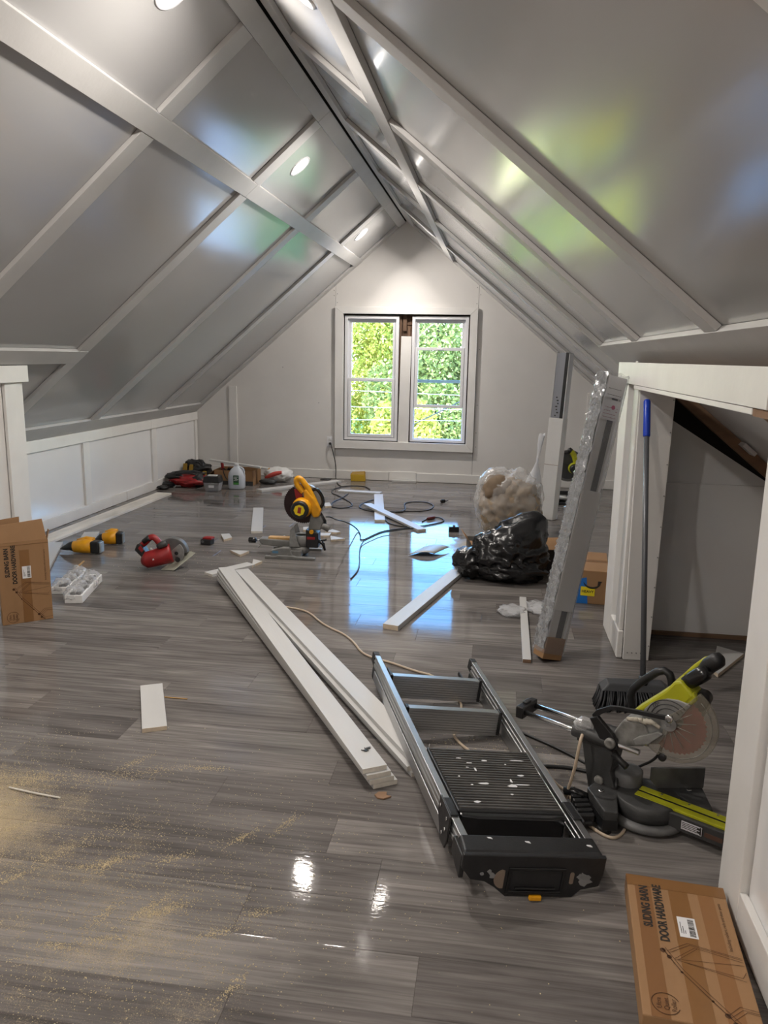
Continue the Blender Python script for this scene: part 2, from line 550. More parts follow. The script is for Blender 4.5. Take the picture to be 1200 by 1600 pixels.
for n, (x0, x1) in enumerate(((-3.725, -1.27), (-1.265, -.93), (-.925, 1.48))):
    o = struct(obj('baseboard_far', MB().box((x0, YF - .017, .002), (x1, YF - .0005, .118 if n == 1 else .108)), M_TRIM, None, .003))

# window casing
cas = struct(bpy.data.objects.new('trim_1', None)); link(cas)
cx0, cx1, cz0, cz1 = -1.944, -.252, .386, 2.072
MxY = Matrix(((1, 0, 0, 0), (0, 0, 1, 0), (0, 1, 0, 0), (0, 0, 0, 1)))
e = .004
for poly in ([(cx0, cz0), (cx1, cz0), (OX1 + e, OZ0 - e), (OX0 - e, OZ0 - e)], [(cx0, cz1), (OX0 - e, OZ1 + e), (OX1 + e, OZ1 + e), (cx1, cz1)],
             [(cx0, cz0 + .002), (OX0 - e, OZ0 - e + .002), (OX0 - e, OZ1 + e - .002), (cx0, cz1 - .002)], [(cx1, cz0 + .002), (cx1, cz1 - .002), (OX1 + e, OZ1 + e - .002), (OX1 + e, OZ0 - e + .002)]):
    obj('casing_board', MB().prism(poly, YF - .042, YF - .012, MxY), M_TRIM, cas, .002)

# ---- windows
def glass_mat():
    m = bpy.data.materials.new('window_glass')
    m.use_nodes = True
    nt = m.node_tree
    nt.nodes.remove(nt.nodes['Principled BSDF'])
    tr = nt.nodes.new('ShaderNodeBsdfTransparent'); tr.inputs[0].default_value = (.93, .96, .95, 1)
    gl = nt.nodes.new('ShaderNodeBsdfGlossy'); gl.inputs['Roughness'].default_value = .01
    fr = nt.nodes.new('ShaderNodeFresnel'); fr.inputs[0].default_value = 1.45
    mx = nt.nodes.new('ShaderNodeMixShader')
    nt.links.new(fr.outputs[0], mx.inputs[0]); nt.links.new(tr.outputs[0], mx.inputs[1]); nt.links.new(gl.outputs[0], mx.inputs[2])
    nt.links.new(mx.outputs[0], nt.nodes['Material Output'].inputs[0])
    return m
M_GLASS = glass_mat()
def frame_ring(mb, x0, x1, z0, z1, w, y0, y1, wb=None, wt=None):
    wb = w if wb is None else wb
    wt = w if wt is None else wt
    return mb.ring([(x0, z0), (x1, z0), (x1, z1), (x0, z1)], [(x0 + w, z0 + wb), (x1 - w, z0 + wb), (x1 - w, z1 - wt), (x0 + w, z1 - wt)], y0, y1, MxY)
def window(n, x0, x1, z0, z1, lower, upper):
    wn = struct(bpy.data.objects.new('window_%d' % n, None)); link(wn)
    wn.location = ((x0 + x1) / 2, YF, z0)
    cx = (x0 + x1) / 2
    R = lambda x: x - cx
    mb = MB()
    frame_ring(mb, R(x0), R(x1), 0, z1 - z0, .036, -.004, .09, .03, .036)
    obj('window_frame', mb, M_VINYL, wn, .003)
    mb = MB()
    frame_ring(mb, R(x0 + .036), R(x1 - .036), .03, z1 - z0 - .036, .012, .03, .038, .012)
    obj('track_bead', mb, M_VINYL, wn)
    for nm, (a, b, y0, y1) in (('lower_sash', (*lower, .006, .03)), ('upper_sash', (*upper, .042, .066))):
        mb = MB()
        frame_ring(mb, R(x0 + .042), R(x1 - .042), a - z0, b - z0, .036, y0, y1)
        s = obj(nm, mb, M_VINYL, wn, .004)
        obj('pane', MB().box((R(x0 + .076), (y0 + y1) / 2 - .002, a - z0 + .034), (R(x1 - .076), (y0 + y1) / 2 + .002, b - z0 - .034)), M_GLASS, s)
        if nm == 'lower_sash':
            obj('sash_lock', MB().box((-.035, y0 - .012, b - z0 - .03), (.035, y0, b - z0 - .012)), M_VINYL, s, .003)
    return wn
window(1, -1.830, -1.177, .492, 1.972, (.53, 1.24), (1.20, 1.93))
window(2, -1.021, -.356, .492, 1.972, (.905, 1.615), (1.20, 1.93))
# dark rough jambs closing the gap round the frames
jb = MB()
frame_ring(jb, OX0 - .03, OX1 + .03, OZ0 - .03, OZ1 + .03, .055, YF + .0915, YF + .14)
jb.box((-1.186, YF + .0915, OZ0), (-1.012, YF + .13, OZ1))
struct(obj('trim_6', jb, M_LUMBER))
# board between the windows, rough framing behind it
mu = struct(obj('trim_2', MB().hexa([(-1.166, YF - .012, .482), (-1.036, YF - .012, .478), (-1.036, YF + .006, .478), (-1.166, YF + .006, .482),
                                   (-1.148, YF - .012, 1.738), (-1.026, YF - .012, 1.738), (-1.026, YF + .006, 1.738), (-1.148, YF + .006, 1.738)]), M_TRIM, None, .002))
tb = MB().box((-1.177, YF + .06, .486), (-1.021, YF + .11, 1.988))
rough = struct(obj('trim_3', tb, M_LUMBER))
for a in ((-1.135, YF + .03, 1.80, -1.09, YF + .06, 1.985), (-1.08, YF + .035, 1.74, -1.045, YF + .06, 1.86), (-1.17, YF + .045, 1.875, -1.03, YF + .06, 1.885), (-1.175, YF + .03, 1.22, -1.15, YF + .055, 1.985)):
    obj('lumber_block', MB().box(a[:3], a[3:]), M_LUMBER, rough)

# ------------------------------------------------------------------ left walls
XK = -3.73
wall_left = struct(obj('wall_left', MB().box((XK - .1, 4.55, 0), (XK - .013, YF + .01, zl(XK) + .0)), M_DARK))
for y0, y1 in ((4.56, 6.62), (6.62, 8.08), (8.08, YF)):
    obj('panel', MB().box((XK - .012, y0 + .001, 0), (XK - .0, y1 - .001, zl(XK) - .03)), M_PANELW, wall_left)
for y0, y1 in ((4.62, 4.75), (6.572, 6.682), (8.01, 8.125), (9.255, YF - .018)):
    obj('stile', MB().box((XK + .0005, y0, .098), (XK + .02, y1, .679)), M_TRIM, wall_left, .002)
for y0, y1 in ((4.62, 8.0), (8.003, YF - .001)):
    obj('rail', MB().box((XK + .0005, y0, .681), (XK + .021, y1, .778)), M_TRIM, wall_left, .002)
for y0, y1 in ((4.62, 7.36), (7.368, YF - .018)):
    struct(obj('baseboard_left', MB().box((XK + .0005, y0, .002), (XK + .022, y1, .097)), M_TRIM, None, .003))

XN = -3.0
wall_left_near = struct(obj('wall_left_near', MB().box((XN - .12, -3.4, 0), (XN - .03, 4.60, zl(XN) - .1)), M_WHITE))
obj('return_panel', MB().box((XK - .01, 4.602, 0), (XN - .03, 4.618, zl(XK) - .05)), M_WHITE, wall_left_near)
for y0, y1 in ((-.2, 1.4), (1.4, 2.9), (2.9, 4.43)):
    obj('panel', MB().box((XN - .03, y0 + .002, 0), (XN - .018, y1 - .002, 1.32)), M_WHITE, wall_left_near)
obj('post', MB().box((XN - .018, 4.43, .002), (XN + .004, 4.60, 1.298)), M_TRIM, wall_left_near, .003)
obj('post_edge', MB().box((XN - .03, 4.601, .002), (XN - .002, 4.622, 1.298)), M_TRIM, wall_left_near, .002)
obj('stile', MB().box((XN - .0179, 2.84, .10), (XN, 2.96, 1.298)), M_TRIM, wall_left_near, .002)
obj('header_board', MB().box((XN - .03, -3.3, 1.30), (XN + .024, 4.655, 1.404)), M_TRIM, wall_left_near, .003)

# ------------------------------------------------------------------ right walls
wall_right = struct(obj('wall_right', MB().box((1.50, 4.32, 0), (1.6, YF + .01, .87)), M_WHITE))
struct(obj('baseboard_right', MB().box((1.478, 4.36, .002), (1.4995, YF - .02, .10)), M_TRIM, None, .003))
# wall between the eaves cupboard and the far recess
wall_ret = struct(obj('wall_cupboard_end', quad_wall(MB(), [(.736, 0), (2.3, 0), (2.3, .20), (.736, 1.50)], 4.335, 4.40), M_WHITE))
obj('gap_shade_sheet', quad_wall(MB(), [(.736, .8), (1.6, .8), (1.6, .80), (.736, 1.49)], 4.326, 4.334), M_DARK, wall_ret)  # near-black sheet stands in for the unlit gap under the rafter
obj('panel', MB().box((.92, 4.30, .022), (2.0, 4.312, .858)), M_PANELW, wall_ret, .001)
obj('panel', MB().prism([(.86, .86), (1.62, .86), (1.47, .83), (.86, 1.245)] and [(.86, .80), (1.52, .80), (1.50, .845), (.86, 1.24)], 4.314, 4.3245, MxY), M_PANELW, wall_ret)
obj('sole_plate', MB().box((.86, 4.285, .001), (2.0, 4.324, .021)), M_RAFTER, wall_ret)
# knee wall stub with a recessed panel, open cupboard in front of it
stub = struct(bpy.data.objects.new('wall_right_stub', None)); link(stub)
obj('core', MB().box((.715, 3.905, 0), (.735, 4.40, 1.42)), M_DARK, stub)
obj('panel', MB().box((.698, 3.93, .10), (.714, 4.30, 1.383)), M_PANELW, stub)
obj('stile', MB().box((.668, 4.15, .002), (.7145, 4.385, 1.383)), M_TRIM, stub, .003)
obj('stile', MB().box((.676, 3.90, .15), (.6975, 4.03, 1.383)), M_TRIM, stub, .003)
obj('base_block', MB().box((.668, 3.885, .002), (.697, 4.149, .149)), M_TRIM, stub, .006)
obj('end_board', MB().hexa([(.70, 3.868, .002), (.828, 3.878, .002), (.828, 3.898, .002), (.70, 3.888, .002),
                            (.678, 3.868, 1.383), (.845, 3.878, 1.383), (.845, 3.898, 1.383), (.678, 3.888, 1.383)]), M_TRIM, stub, .002)
sc = MB()
for i in range(9):
    z = .08 + i * .155
    sc.cyl((.822 + .016 * z / 1.38, 3.874, z), (.822 + .016 * z / 1.38, 3.882, z), .0035, 8)
for i in range(4):
    sc.cyl((.72 + .022 * i, 3.868, .04), (.72 + .022 * i, 3.874, .04), .0035, 8)
obj('screw_head', sc, M_GREYM, stub)['kind'] = 'stuff'
# header over the cupboard
head = struct(bpy.data.objects.new('trim_4', None)); link(head)
obj('header_board', MB().box((.648, 2.0, 1.388), (.669, 4.394, 1.492)), M_TRIM, head, .002)
obj('header_soffit', MB().box((.652, 2.118, 1.369), (.76, 3.90, 1.3865)), M_TRIM, head, .002)
obj('header_lumber', MB().box((.67, 1.2, 1.388), (.76, 4.38, 1.455)), M_RAFTER, head)
obj('header_lumber', MB().box((.655, 1.9, 1.366), (.76, 2.117, 1.3865)), M_RAFTER, head)
# rafters in the cupboard, underside of the roof
cup = struct(bpy.data.objects.new('trim_5', None)); link(cup)
obj('lining_panel', sl_box(MB(), 1, 2.46, 4.25, 1.3, 4.318, -T - .01, -T + .002), M_PANELW, cup)
obj('rafter', sl_box(MB(), 1, 2.46, 3.45, 4.22, 4.27, -.02, .035), M_RAFTER, cup, .002)
obj('rafter', sl_box(MB(), 1, 2.46, 3.45, 2.84, 2.88, -.02, .035), M_RAFTER, cup, .002)
obj('lining_strip', sl_box(MB(), 1, 3.06, 3.14, 4.13, 4.21, -.015, .005), M_WHITE, cup)
struct(obj('wall_cupboard_back', MB().box((1.95, 1.2, 0), (2.02, 4.32, .55)), M_WHITE))
# near right wall
near = struct(obj('wall_right_near', MB().box((.74, -3.4, 0), (.80, 2.05, zr(.74) - .07)), M_WHITE))
obj('panel', MB().box((.722, -3.3, .02), (.734, 1.93, 1.40)), M_PANELW, near)
obj('post', MB().box((.700, 1.94, .002), (.7395, 2.105, 1.386)), M_TRIM, near, .003)
obj('post_edge', MB().box((.706, 2.106, .002), (.80, 2.124, 1.386)), M_TRIM, near, .002)
obj('stile', MB().box((.702, .55, .12), (.7215, .68, 1.386)), M_TRIM, near, .002)
struct(obj('baseboard_right_near', MB().box((.700, -3.3, .002), (.7215, 1.939, .118)), M_TRIM, None, .003))
# wall behind the camera
bm_ = MB()
quad_wall(bm_, [(-4.6, 0), (2.6, 0), (2.6, .02), (XR, ZR - .02), (-4.6, .05)], -3.5, -3.4)
struct(obj('wall_back', bm_, M_WHITE))

# ------------------------------------------------------------------ recessed ceiling lamps
M_LED = mat('led_diffuser', (.9, .9, .9), .5, emit=(1.0, .95, .89), estr=4)
def recessed(side, s, y, label):
    p = sl_pt(side, s, y, -T)
    n = Vector(sl_pt(side, s, y, 1)) - Vector(sl_pt(side, s, y, 0))
    q = n.to_track_quat('Z', 'Y')
    t = thing('ceiling_light', label, 'light', p, q.to_euler(), 'recessed ceiling lights')
    obj('trim_ring', MB().lathe([(.088, .0), (.088, .004), (.084, .0065), (.074, .0065), (.071, .003), (.071, .0)], 32), M_VINYL, t)
    obj('diffuser', MB().lathe([(0, .0028), (.0705, .0028), (.0705, .0005), (0, .0005)], 32), M_LED, t)
    ld = bpy.data.lights.new('led', 'AREA')
    ld.shape = 'DISK'
    ld.size = .138
    ld.energy = LAMP
    ld.color = (1.0, .93, .86)
    ld.spread = math.radians(142)
    lo = bpy.data.objects.new('led', ld)
    link(lo, t)
    lo.location = (0, 0, .0075)
    lo.rotation_euler = (math.pi, 0, 0)
for y, s, lab in ((8.39, .46, 'left slope recessed light nearest the window gable'), (5.62, .394, 'left slope recessed light in middle panel beside the ridge'), (3.20, .25, 'recessed light cut by the top edge on left slope'), (.4, .3, 'first recessed light overhead in left slope, out of view'), (-2.1, .3, 'last recessed light in left slope by the back wall')):
    recessed(-1, s, y, lab)
for y, s, lab in ((8.39, .42, 'right slope recessed light near window gable behind purlin'), (5.35, .47, 'right slope recessed light glowing beside the ridge board'), (3.0, .42, 'right slope recessed light nearest the camera'), (.4, .35, 'first recessed light overhead in right slope, out of view'), (-2.1, .35, 'last recessed light in right slope by the back wall')):
    recessed(1, s, y, lab)
# ------------------------------------------------------------------ more materials and helpers for the objects
def veil(name, col, solid, rough=.25, bump=0, bscale=30):
    """thin see-through plastic: part clear, part glossy film"""
    m = mat(name, col, rough, bump=bump, bscale=bscale)
    nt = m.node_tree
    p = nt.nodes['Principled BSDF']
    tr = nt.nodes.new('ShaderNodeBsdfTransparent')
    mx = nt.nodes.new('ShaderNodeMixShader')
    fr = nt.nodes.new('ShaderNodeLayerWeight'); fr.inputs[0].default_value = .35
    mr = nt.nodes.new('ShaderNodeMapRange'); mr.inputs[3].default_value = solid; mr.inputs[4].default_value = min(1, solid + .45)
    nt.links.new(fr.outputs['Facing'], mr.inputs[0])
    nt.links.new(mr.outputs[0], mx.inputs[0]); nt.links.new(tr.outputs[0], mx.inputs[1]); nt.links.new(p.outputs[0], mx.inputs[2])
    nt.links.new(mx.outputs[0], nt.nodes['Material Output'].inputs[0])
    return m
M_WRAP = veil('shrink_wrap', (.42, .43, .45), .20, .07, 1.0, 40)
M_FILM = veil('clear_poly_film', (.72, .73, .75), .22, .1, .8, 30)
M_CLEARBAG = veil('milky_clear_bag', (.74, .73, .72), .2, .16, .6, 16)
M_GUARD = veil('dusty_clear_guard', (.30, .27, .21), .30, .35)
M_BLKBAG = mat('black_bag_film', (.008, .008, .009), .25, bump=.35, bscale=22)
M_BLADE = mat('dark_red_blade', srgb(176, 62, 62), .45, 0, var=.2, vscale=20)
M_BLADEK = mat('dark_saw_blade', (.035, .018, .02), .45, .5, var=.3, vscale=20)
M_TAN = mat('tan_wood_insert', srgb(190, 150, 96), .7, var=.15, vscale=20)
M_TAPEB = mat('blue_painter_tape', srgb(28, 110, 190), .5)
M_SIGNY = mat('yellow_label', srgb(232, 210, 30), .5)
M_SAWDUST = mat('sawdust', srgb(206, 190, 156), .95, var=.15, vscale=200)

from mathutils import noise as MN
def crumple(mb, c, r, seed, amp=.12, fr=2.2, sub=4, flat=True, peaks=(), zmin=0, sq=1.0, fine=.4):
    """creased blob: ico sphere pushed in and out along sharp ridges"""
    t = bmesh.new()
    bmesh.ops.create_icosphere(t, subdivisions=sub, radius=1)
    off = Vector((seed * 3.1, seed * 7.7, seed * 1.3))
    vm = {}
    for v in t.verts:
        d = v.co.normalized()
        q = d * fr + off
        dd = MN.voronoi(q)[0]
        k = (dd[1] - dd[0])
        n = (.45 - k) * amp * 1.6 + MN.noise(q * 1.1) * amp + (abs(MN.noise(q * 3.1)) - .2) * amp * .8 + (abs(MN.noise(q * 6.3)) - .2) * amp * fine
        s = 1 + n
        for pd, pa, ps in peaks:
            a = max(0, d.dot(Vector(pd).normalized()))
            s += pa * a ** ps
        if sq != 1.0:
            m_ = max(abs(d.x), abs(d.y), abs(d.z))
            s *= (1 / m_) ** (1 - sq)
        co = Vector((c[0] + d.x * r[0] * s, c[1] + d.y * r[1] * s, c[2] + d.z * r[2] * s))
        if flat:
            co.z = max(co.z, zmin + .002 * abs(MN.noise(q * 5)))
        vm[v.index] = mb.bm.verts.new(co)
    for f in t.faces:
        mb._f([vm[v.index] for v in f.verts], True)
    t.free()
    return mb

def text(name, s, size, M, parent, m, xs=1.0, bold=0.0, align='LEFT'):
    cu = bpy.data.curves.new(name, 'FONT')
    cu.body = s
    cu.size = size
    cu.offset = bold
    cu.align_x = align
    cu.resolution_u = 3
    ob = bpy.data.objects.new(name, cu)
    COL.objects.link(ob)
    dg = bpy.context.evaluated_depsgraph_get()
    me = bpy.data.meshes.new_from_object(ob.evaluated_get(dg))
    bpy.data.objects.remove(ob)
    me.transform(M @ Matrix.Diagonal((xs, 1, 1, 1)))
    me.materials.clear()
    me.materials.append(m)
    o = bpy.data.objects.new(name, me)
    link(o, parent)
    return o

def ribbon(mb, pts, w, z):
    """flat printed line in the xy plane at height z"""
    P = [Vector((p[0], p[1])) for p in pts]
    for a, b in zip(P, P[1:]):
        d = (b - a)
        if d.length < 1e-6:
            continue
        d = d.normalized() * (w / 2)
        n = Vector((-d.y, d.x))
        q = [a - d - n, b + d - n, b + d + n, a - d + n]
        mb._f([mb.bm.verts.new((v.x, v.y, z)) for v in q])
    return mb

# ------------------------------------------------------------------ boards
def board(label, p0, p1, w, th=.019, group=None, name='trim_board', poly=None, mats=None, roll=0):
    """p0,p1 = centre of the underside at both ends"""
    a, b = Vector(p0), Vector(p1)
    d = b - a
    L = d.length
    x = d.normalized()
    y = Vector((0, 0, 1)).cross(x).normalized()
    z = x.cross(y)
    mb = MB()
    mb.box((0, -w / 2, 0), (L, w / 2, th))
    o = obj(name, mb, mats or [M_BOARD, M_ENDW], None, .0012)
    for f in o.data.polygons:
        if abs(f.normal.x) > .9:
            f.material_index = 1
    o.matrix_world = Matrix(((x.x, y.x, z.x, a.x), (x.y, y.y, z.y, a.y), (x.z, y.z, z.z, a.z), (0, 0, 0, 1)))
    return tag(o, label, 'board', group)
GA = 'boards of the left stack'
GB = 'boards of the right stack'
def V3(x, y, z): return (x, y, z)
e0 = .0205   # far ends rest on the cross piece
board('top white board of the left stack with a black mark near its end', (-1.750, 4.815, e0 + .0573), (-.366, 2.477, .0573), .093, .0186, GA)
board('second white board from the top of the left stack', (-1.752, 4.800, e0 + .0382), (-.350, 2.472, .0382), .093, .0186, GA)
board('third white board of the left stack, just above the bottom one', (-1.755, 4.795, e0 + .0191), (-.339, 2.474, .0191), .093, .0186, GA)
board('bottom white board of the left stack, longest at its near end', (-1.760, 4.800, e0), (-.328, 2.482, .0), .093, .0186, GA)
mk = MB()
dA = (Vector((-.366, 2.477, 0)) - Vector((-1.750, 4.815, 0))).normalized()
board('top white board of the right stack under ladder rail', (-1.648, 4.852, e0 + .0382), (-.212, 2.612, .0382), .092, .0186, GB)
board('middle white board of the right stack under ladder rail', (-1.662, 4.84, e0 + .0191), (-.222, 2.590, .0191), .092, .0186, GB)
board('bottom white board of the right stack under ladder rail', (-1.652, 4.835, e0), (-.205, 2.585, .0), .092, .0186, GB)
board('white offcut lying under the far ends of both stacks', (-1.905, 4.905, .0), (-1.70, 5.215, .0), .09, .0186)
st = MB()
for i, (x, y) in enumerate(((-.418, 2.585), (-.410, 2.575), (-.405, 2.582))):
    a = Vector((x, y, .0780))
    st.prism([(0, 0), (.022, .004 + .004 * i), (.026, .012), (.006, .010)], 0, .004, Matrix.Translation(a) @ Matrix.Rotation(.6 + i * 1.1, 4, 'Z'))
tag(obj('paint_chip', st, M_DGREY), 'small black chip lying on near end of left board stack', 'chip')
board('small white offcut alone on the floor in the left foreground', (-1.495, 3.114, 0), (-1.303, 2.725, 0), .097, mats=[M_BOARD, M_MDF])
board('white board pointing from the floor reflection to the black bag', (-.528, 4.08, 0), (-.215, 5.30, 0), .092, .03, mats=[M_BOARD, M_MDF])
board('narrow white strip beside the wrapped leaning package', (.224, 4.79, 0), (.212, 3.735, 0), .042, mats=[M_BOARD, M_RAFTER])
board('long white board near the far wall left of the outlet cord', (-2.57, 8.21, 0), (-1.84, 9.07, 0), .11, .022)
board('white board pointing at the camera left of the yellow saw', (-2.272, 7.227, 0), (-1.972, 6.218, 0), .098)
board('white board lying crosswise in front of the yellow box', (-1.70, 8.40, 0), (-1.22, 8.355, 0), .11, .022)
board('white board running towards the camera under the slanting one', (-1.232, 8.27, 0), (-1.015, 6.92, 0), .096)
board('white board slanting across the other board on cord loops', (-1.235, 7.53, .0325), (-.594, 6.61, .0005), .085)
board('long unpainted backed trim board along the left knee wall', (-3.53, 4.75, 0), (-3.500, 7.80, 0), .165, mats=[mat('scuffed_board', (.72, .68, .62), .6, var=.22, vscale=9, stretch=(.3, 1, 1)), M_MDF])
board('white board under the front yellow nailer beside the open box', (-3.40, 5.50, 0), (-3.06, 4.74, 0), .13)
board('white board behind the yellow nailers by the long trim board', (-3.30, 5.90, 0), (-3.185, 5.60, 0), .12)
board('white scrap lying flat against the far baseboard', (-1.22, 9.285, 0), (-.92, 9.285, 0), .06, .022)
def offcut(label, P, th=.019):
    c = Vector((sum(p[0] for p in P) / len(P), sum(p[1] for p in P) / len(P), 0))
    Q = [(x - c.x, y - c.y) for x, y in P]
    if sum(Q[i][0] * Q[(i + 1) % len(Q)][1] - Q[(i + 1) % len(Q)][0] * Q[i][1] for i in range(len(Q))) < 0:
        Q = Q[::-1]
    o = obj('board_offcut', MB().prism(Q, 0, th), [M_BOARD, M_MDF], None, .001)
    for f in o.data.polygons:
        if abs(f.normal.z) < .5:
            f.material_index = 1
    o.location = c
    return tag(o, label, 'offcut', 'white offcuts around the yellow saw')
offcut('pointed white offcut just right of the red battery', [(-2.235, 6.06), (-2.17, 6.09), (-2.10, 5.96), (-2.14, 5.87)])
offcut('triangular white offcut left of the yellow saw foot', [(-1.975, 5.55), (-1.825, 5.56), (-1.855, 5.43)])
offcut('small pointed offcut off the far end of board stacks', [(-1.722, 5.33), (-1.64, 5.29), (-1.675, 5.16)])
offcut('white offcut right of the yellow saw pivot, nearest of three', [(-1.325, 6.19), (-1.185, 6.12), (-1.29, 6.05)])
offcut('white offcut behind the black lever of the yellow saw', [(-1.43, 6.28), (-1.34, 6.30), (-1.335, 6.20), (-1.41, 6.18)])
offcut('white offcut at the back right of yellow saw dust port', [(-1.36, 6.44), (-1.27, 6.36), (-1.30, 6.32), (-1.40, 6.34)])
offcut('square white offcut beyond the yellow saw carrying handle', [(-1.70, 7.62), (-1.65, 7.66), (-1.59, 7.48), (-1.65, 7.45)])
offcut('white offcut showing behind the yellow saw table', [(-1.63, 6.47), (-1.53, 6.52), (-1.50, 6.40), (-1.6, 6.36)])
# offcut in the cupboard mouth
o = offcut('white offcut on the floor by the cupboard right of saw', [(1.11, 3.78), (1.125, 3.72), (1.335, 4.03), (1.225, 4.12)])
del o['group']
tag(obj('wood_splinter', MB().prism([(0, 0), (.02, -.01), (.05, .0), (.035, .01), (.04, .03), (.012, .035), (-.005, .02)], .001, .006, RZ(20, (-.345, 2.40, 0))), M_RAFTER), 'tiny brown wood splinter at the near end of left stack', 'splinter')
tag(obj('wood_strip', MB().hexa([(-2.83, 4.72, .001), (-2.82, 4.71, .001), (-2.905, 5.07, .001), (-2.915, 5.07, .001), (-2.83, 4.72, .009), (-2.82, 4.71, .009), (-2.905, 5.07, .009), (-2.915, 5.07, .009)]), M_TAN), 'thin bare wood strip between nailers and foam trays', 'strip')

# ------------------------------------------------------------------ folded platform step ladder, lying down
lad = thing('step_ladder', 'folded aluminium platform step ladder lying in the foreground', 'ladder', (.142, 2.04, .03), Euler((0, math.radians(7), math.radians(17.6)), 'XYZ'))
def lx(y): return .192 + (.232 - .192) * y / 1.44
for s in (-1, 1):
    # channel rail with two grooves
    mb = MB()
    prof = [(-.012, .052), (.012, .052), (.012, .064), (.0085, .066), (.0085, .072), (.012, .074), (.012, .083), (.0085, .085), (.0085, .091), (.012, .093), (.012, .105), (-.012, .105), (-.012, .093), (-.0085, .091), (-.0085, .085), (-.012, .083), (-.012, .074), (-.0085, .072), (-.0085, .066), (-.012, .064)]
    A = [mb.bm.verts.new((s * lx(.0) + x, .0, z)) for x, z in prof]
    B = [mb.bm.verts.new((s * lx(1.40) + x, 1.40, z)) for x, z in prof]
    n = len(prof)
    for i in range(n):
        mb._f([A[i], A[(i + 1) % n], B[(i + 1) % n], B[i]])
    mb._f(A[::-1]); mb._f(B)
    r = obj('front_rail', mb, M_ALU, lad, .0015)
    obj('rail_foot', MB().hexa([(s * lx(1.4) - .014, 1.385, .05), (s * lx(1.4) + .014, 1.385, .05), (s * lx(1.45) + .014, 1.44, .058), (s * lx(1.45) - .014, 1.44, .058),
                              (s * lx(1.4) - .014, 1.385, .107), (s * lx(1.4) + .014, 1.385, .107), (s * lx(1.45) + .014, 1.43, .107), (s * lx(1.45) - .014, 1.43, .107)]), M_RUBBER, r, .004)
    mb = MB()
    q = 0.004
    for y0, y1 in ((.17, 1.35),):
        mb.hexa([(s * (lx(y0) + q) - .011, y0, .002), (s * (lx(y0) + q) + .011, y0, .002), (s * (lx(y1) + q) + .011, y1, .002), (s * (lx(y1) + q) - .011, y1, .002),
                 (s * (lx(y0) + q) - .011, y0, .046), (s * (lx(y0) + q) + .011, y0, .046), (s * (lx(y1) + q) + .011, y1, .046), (s * (lx(y1) + q) - .011, y1, .046)])
    rr = obj('rear_rail', mb, M_ALU, lad, .002)
    obj('rail_foot', MB().box((s * lx(1.37) - .014, 1.34, -.002), (s * lx(1.37) + .014, 1.395, .049)), M_RUBBER, rr, .004)
    # black pivot bracket
    x = s * (lx(.17) + .014 * 1)
    MX = Matrix(((0, 0, 1, 0), (1, 0, 0, 0), (0, 1, 0, 0), (0, 0, 0, 1)))
    mb = MB()
    lo, hi = sorted((s * (lx(.17) + .0125), s * (lx(.17) + .019)))
    mb.prism([(.10, .112), (.10, .03), (.115, .0), (.165, -.002), (.185, .02), (.225, .06), (.225, .112)], lo, hi, MX)
    mb.box((s * lx(.17) - .0135 - (.0 if s > 0 else .0), .115, .1055), (s * lx(.17) + .0135, .21, .111))
    br = obj('pivot_bracket', mb, M_BLACKP, lad, .003)
    for yy, zz in ((.125, .09), (.2, .09), (.15, .03), (.125, .055)):
        xo = s * (lx(.17) + .019)
        obj('rivet', MB().cyl((xo, yy, zz), (xo + s * .004, yy, zz), .006, 12), M_STEEL, br)
# steps: ribbed channels standing on edge
for y0 in (.86, 1.172):
    w = lx(y0) - .018
    mb = MB()
    prof = [(0, .0), (0, .012)]
    z = .012
    for k in range(8):
        prof += [(.0, z), (.0035, z + .0015), (.0035, z + .004), (.0, z + .0055)]
        z += .0105
    prof += [(0, .1), (.03, .1), (.03, .096), (.006, .094), (.006, .004), (.03, .003), (.03, 0)]
    A = [mb.bm.verts.new((-w, y0 + a, b)) for a, b in prof]
    B = [mb.bm.verts.new((w, y0 + a, b)) for a, b in prof]
    n = len(prof)
    for i in range(n):
        mb._f([A[i], B[i], B[(i + 1) % n], A[(i + 1) % n]])
    mb._f(A); mb._f(B[::-1])
    stp = obj('step', mb, M_ALU, lad)
    for s in (-1, 1):
        xa, xb = sorted((s * (w + .001), s * (w - .012)))
        obj('step_bracket', MB().box((xa, y0 - .004, .004), (xb, y0 + .034, .104)), M_BLACKP, stp, .002)
# spreader arms
for s in (-1, 1):
    obj('spreader_arm', MB().box((s * .17 - .004, 1.19, .03), (s * .17 + .004, 1.40, .045)), M_BLACKP, lad)
# platform with ribs
mb = MB()
def px(y): return .178 + .012 * y
mb.hexa([(-.175, .155, .088), (.172, .155, .088), (.186, .545, .088), (-.186, .545, .088), (-.175, .155, .101), (.172, .155, .101), (.186, .545, .101), (-.186, .545, .101)])
plat = obj('platform', mb, M_BLACKP, lad, .004)
mb = MB()
for k in range(24):
    y = .168 + k * .0155
    w = .166 + .012 * k / 23
    mb.hexa([(-w, y, .1008), (w, y, .1008), (w, y + .009, .1008), (-w, y + .009, .1008), (-w, y + .0015, .1048), (w, y + .0015, .1048), (w, y + .0075, .1048), (-w, y + .0075, .1048)])
rb = obj('platform_rib', mb, mat('dusty_black_rib', (.075, .07, .065), .6, var=.35, vscale=14), lad)
rb['kind'] = 'stuff'
mb = MB()
mb.prism([(-.172, .152), (-.172, .135), (-.12, .124), (.12, .124), (.17, .135), (.17, .152)], .03, .1, None)
obj('platform_lip', mb, M_BLACKG, lad, .006)
obj('platform_support', MB().box((-.165, .16, .055), (.165, .5, .0875)), M_BLACKP, lad, .004)
mb = MB()
rng = random.Random(3)
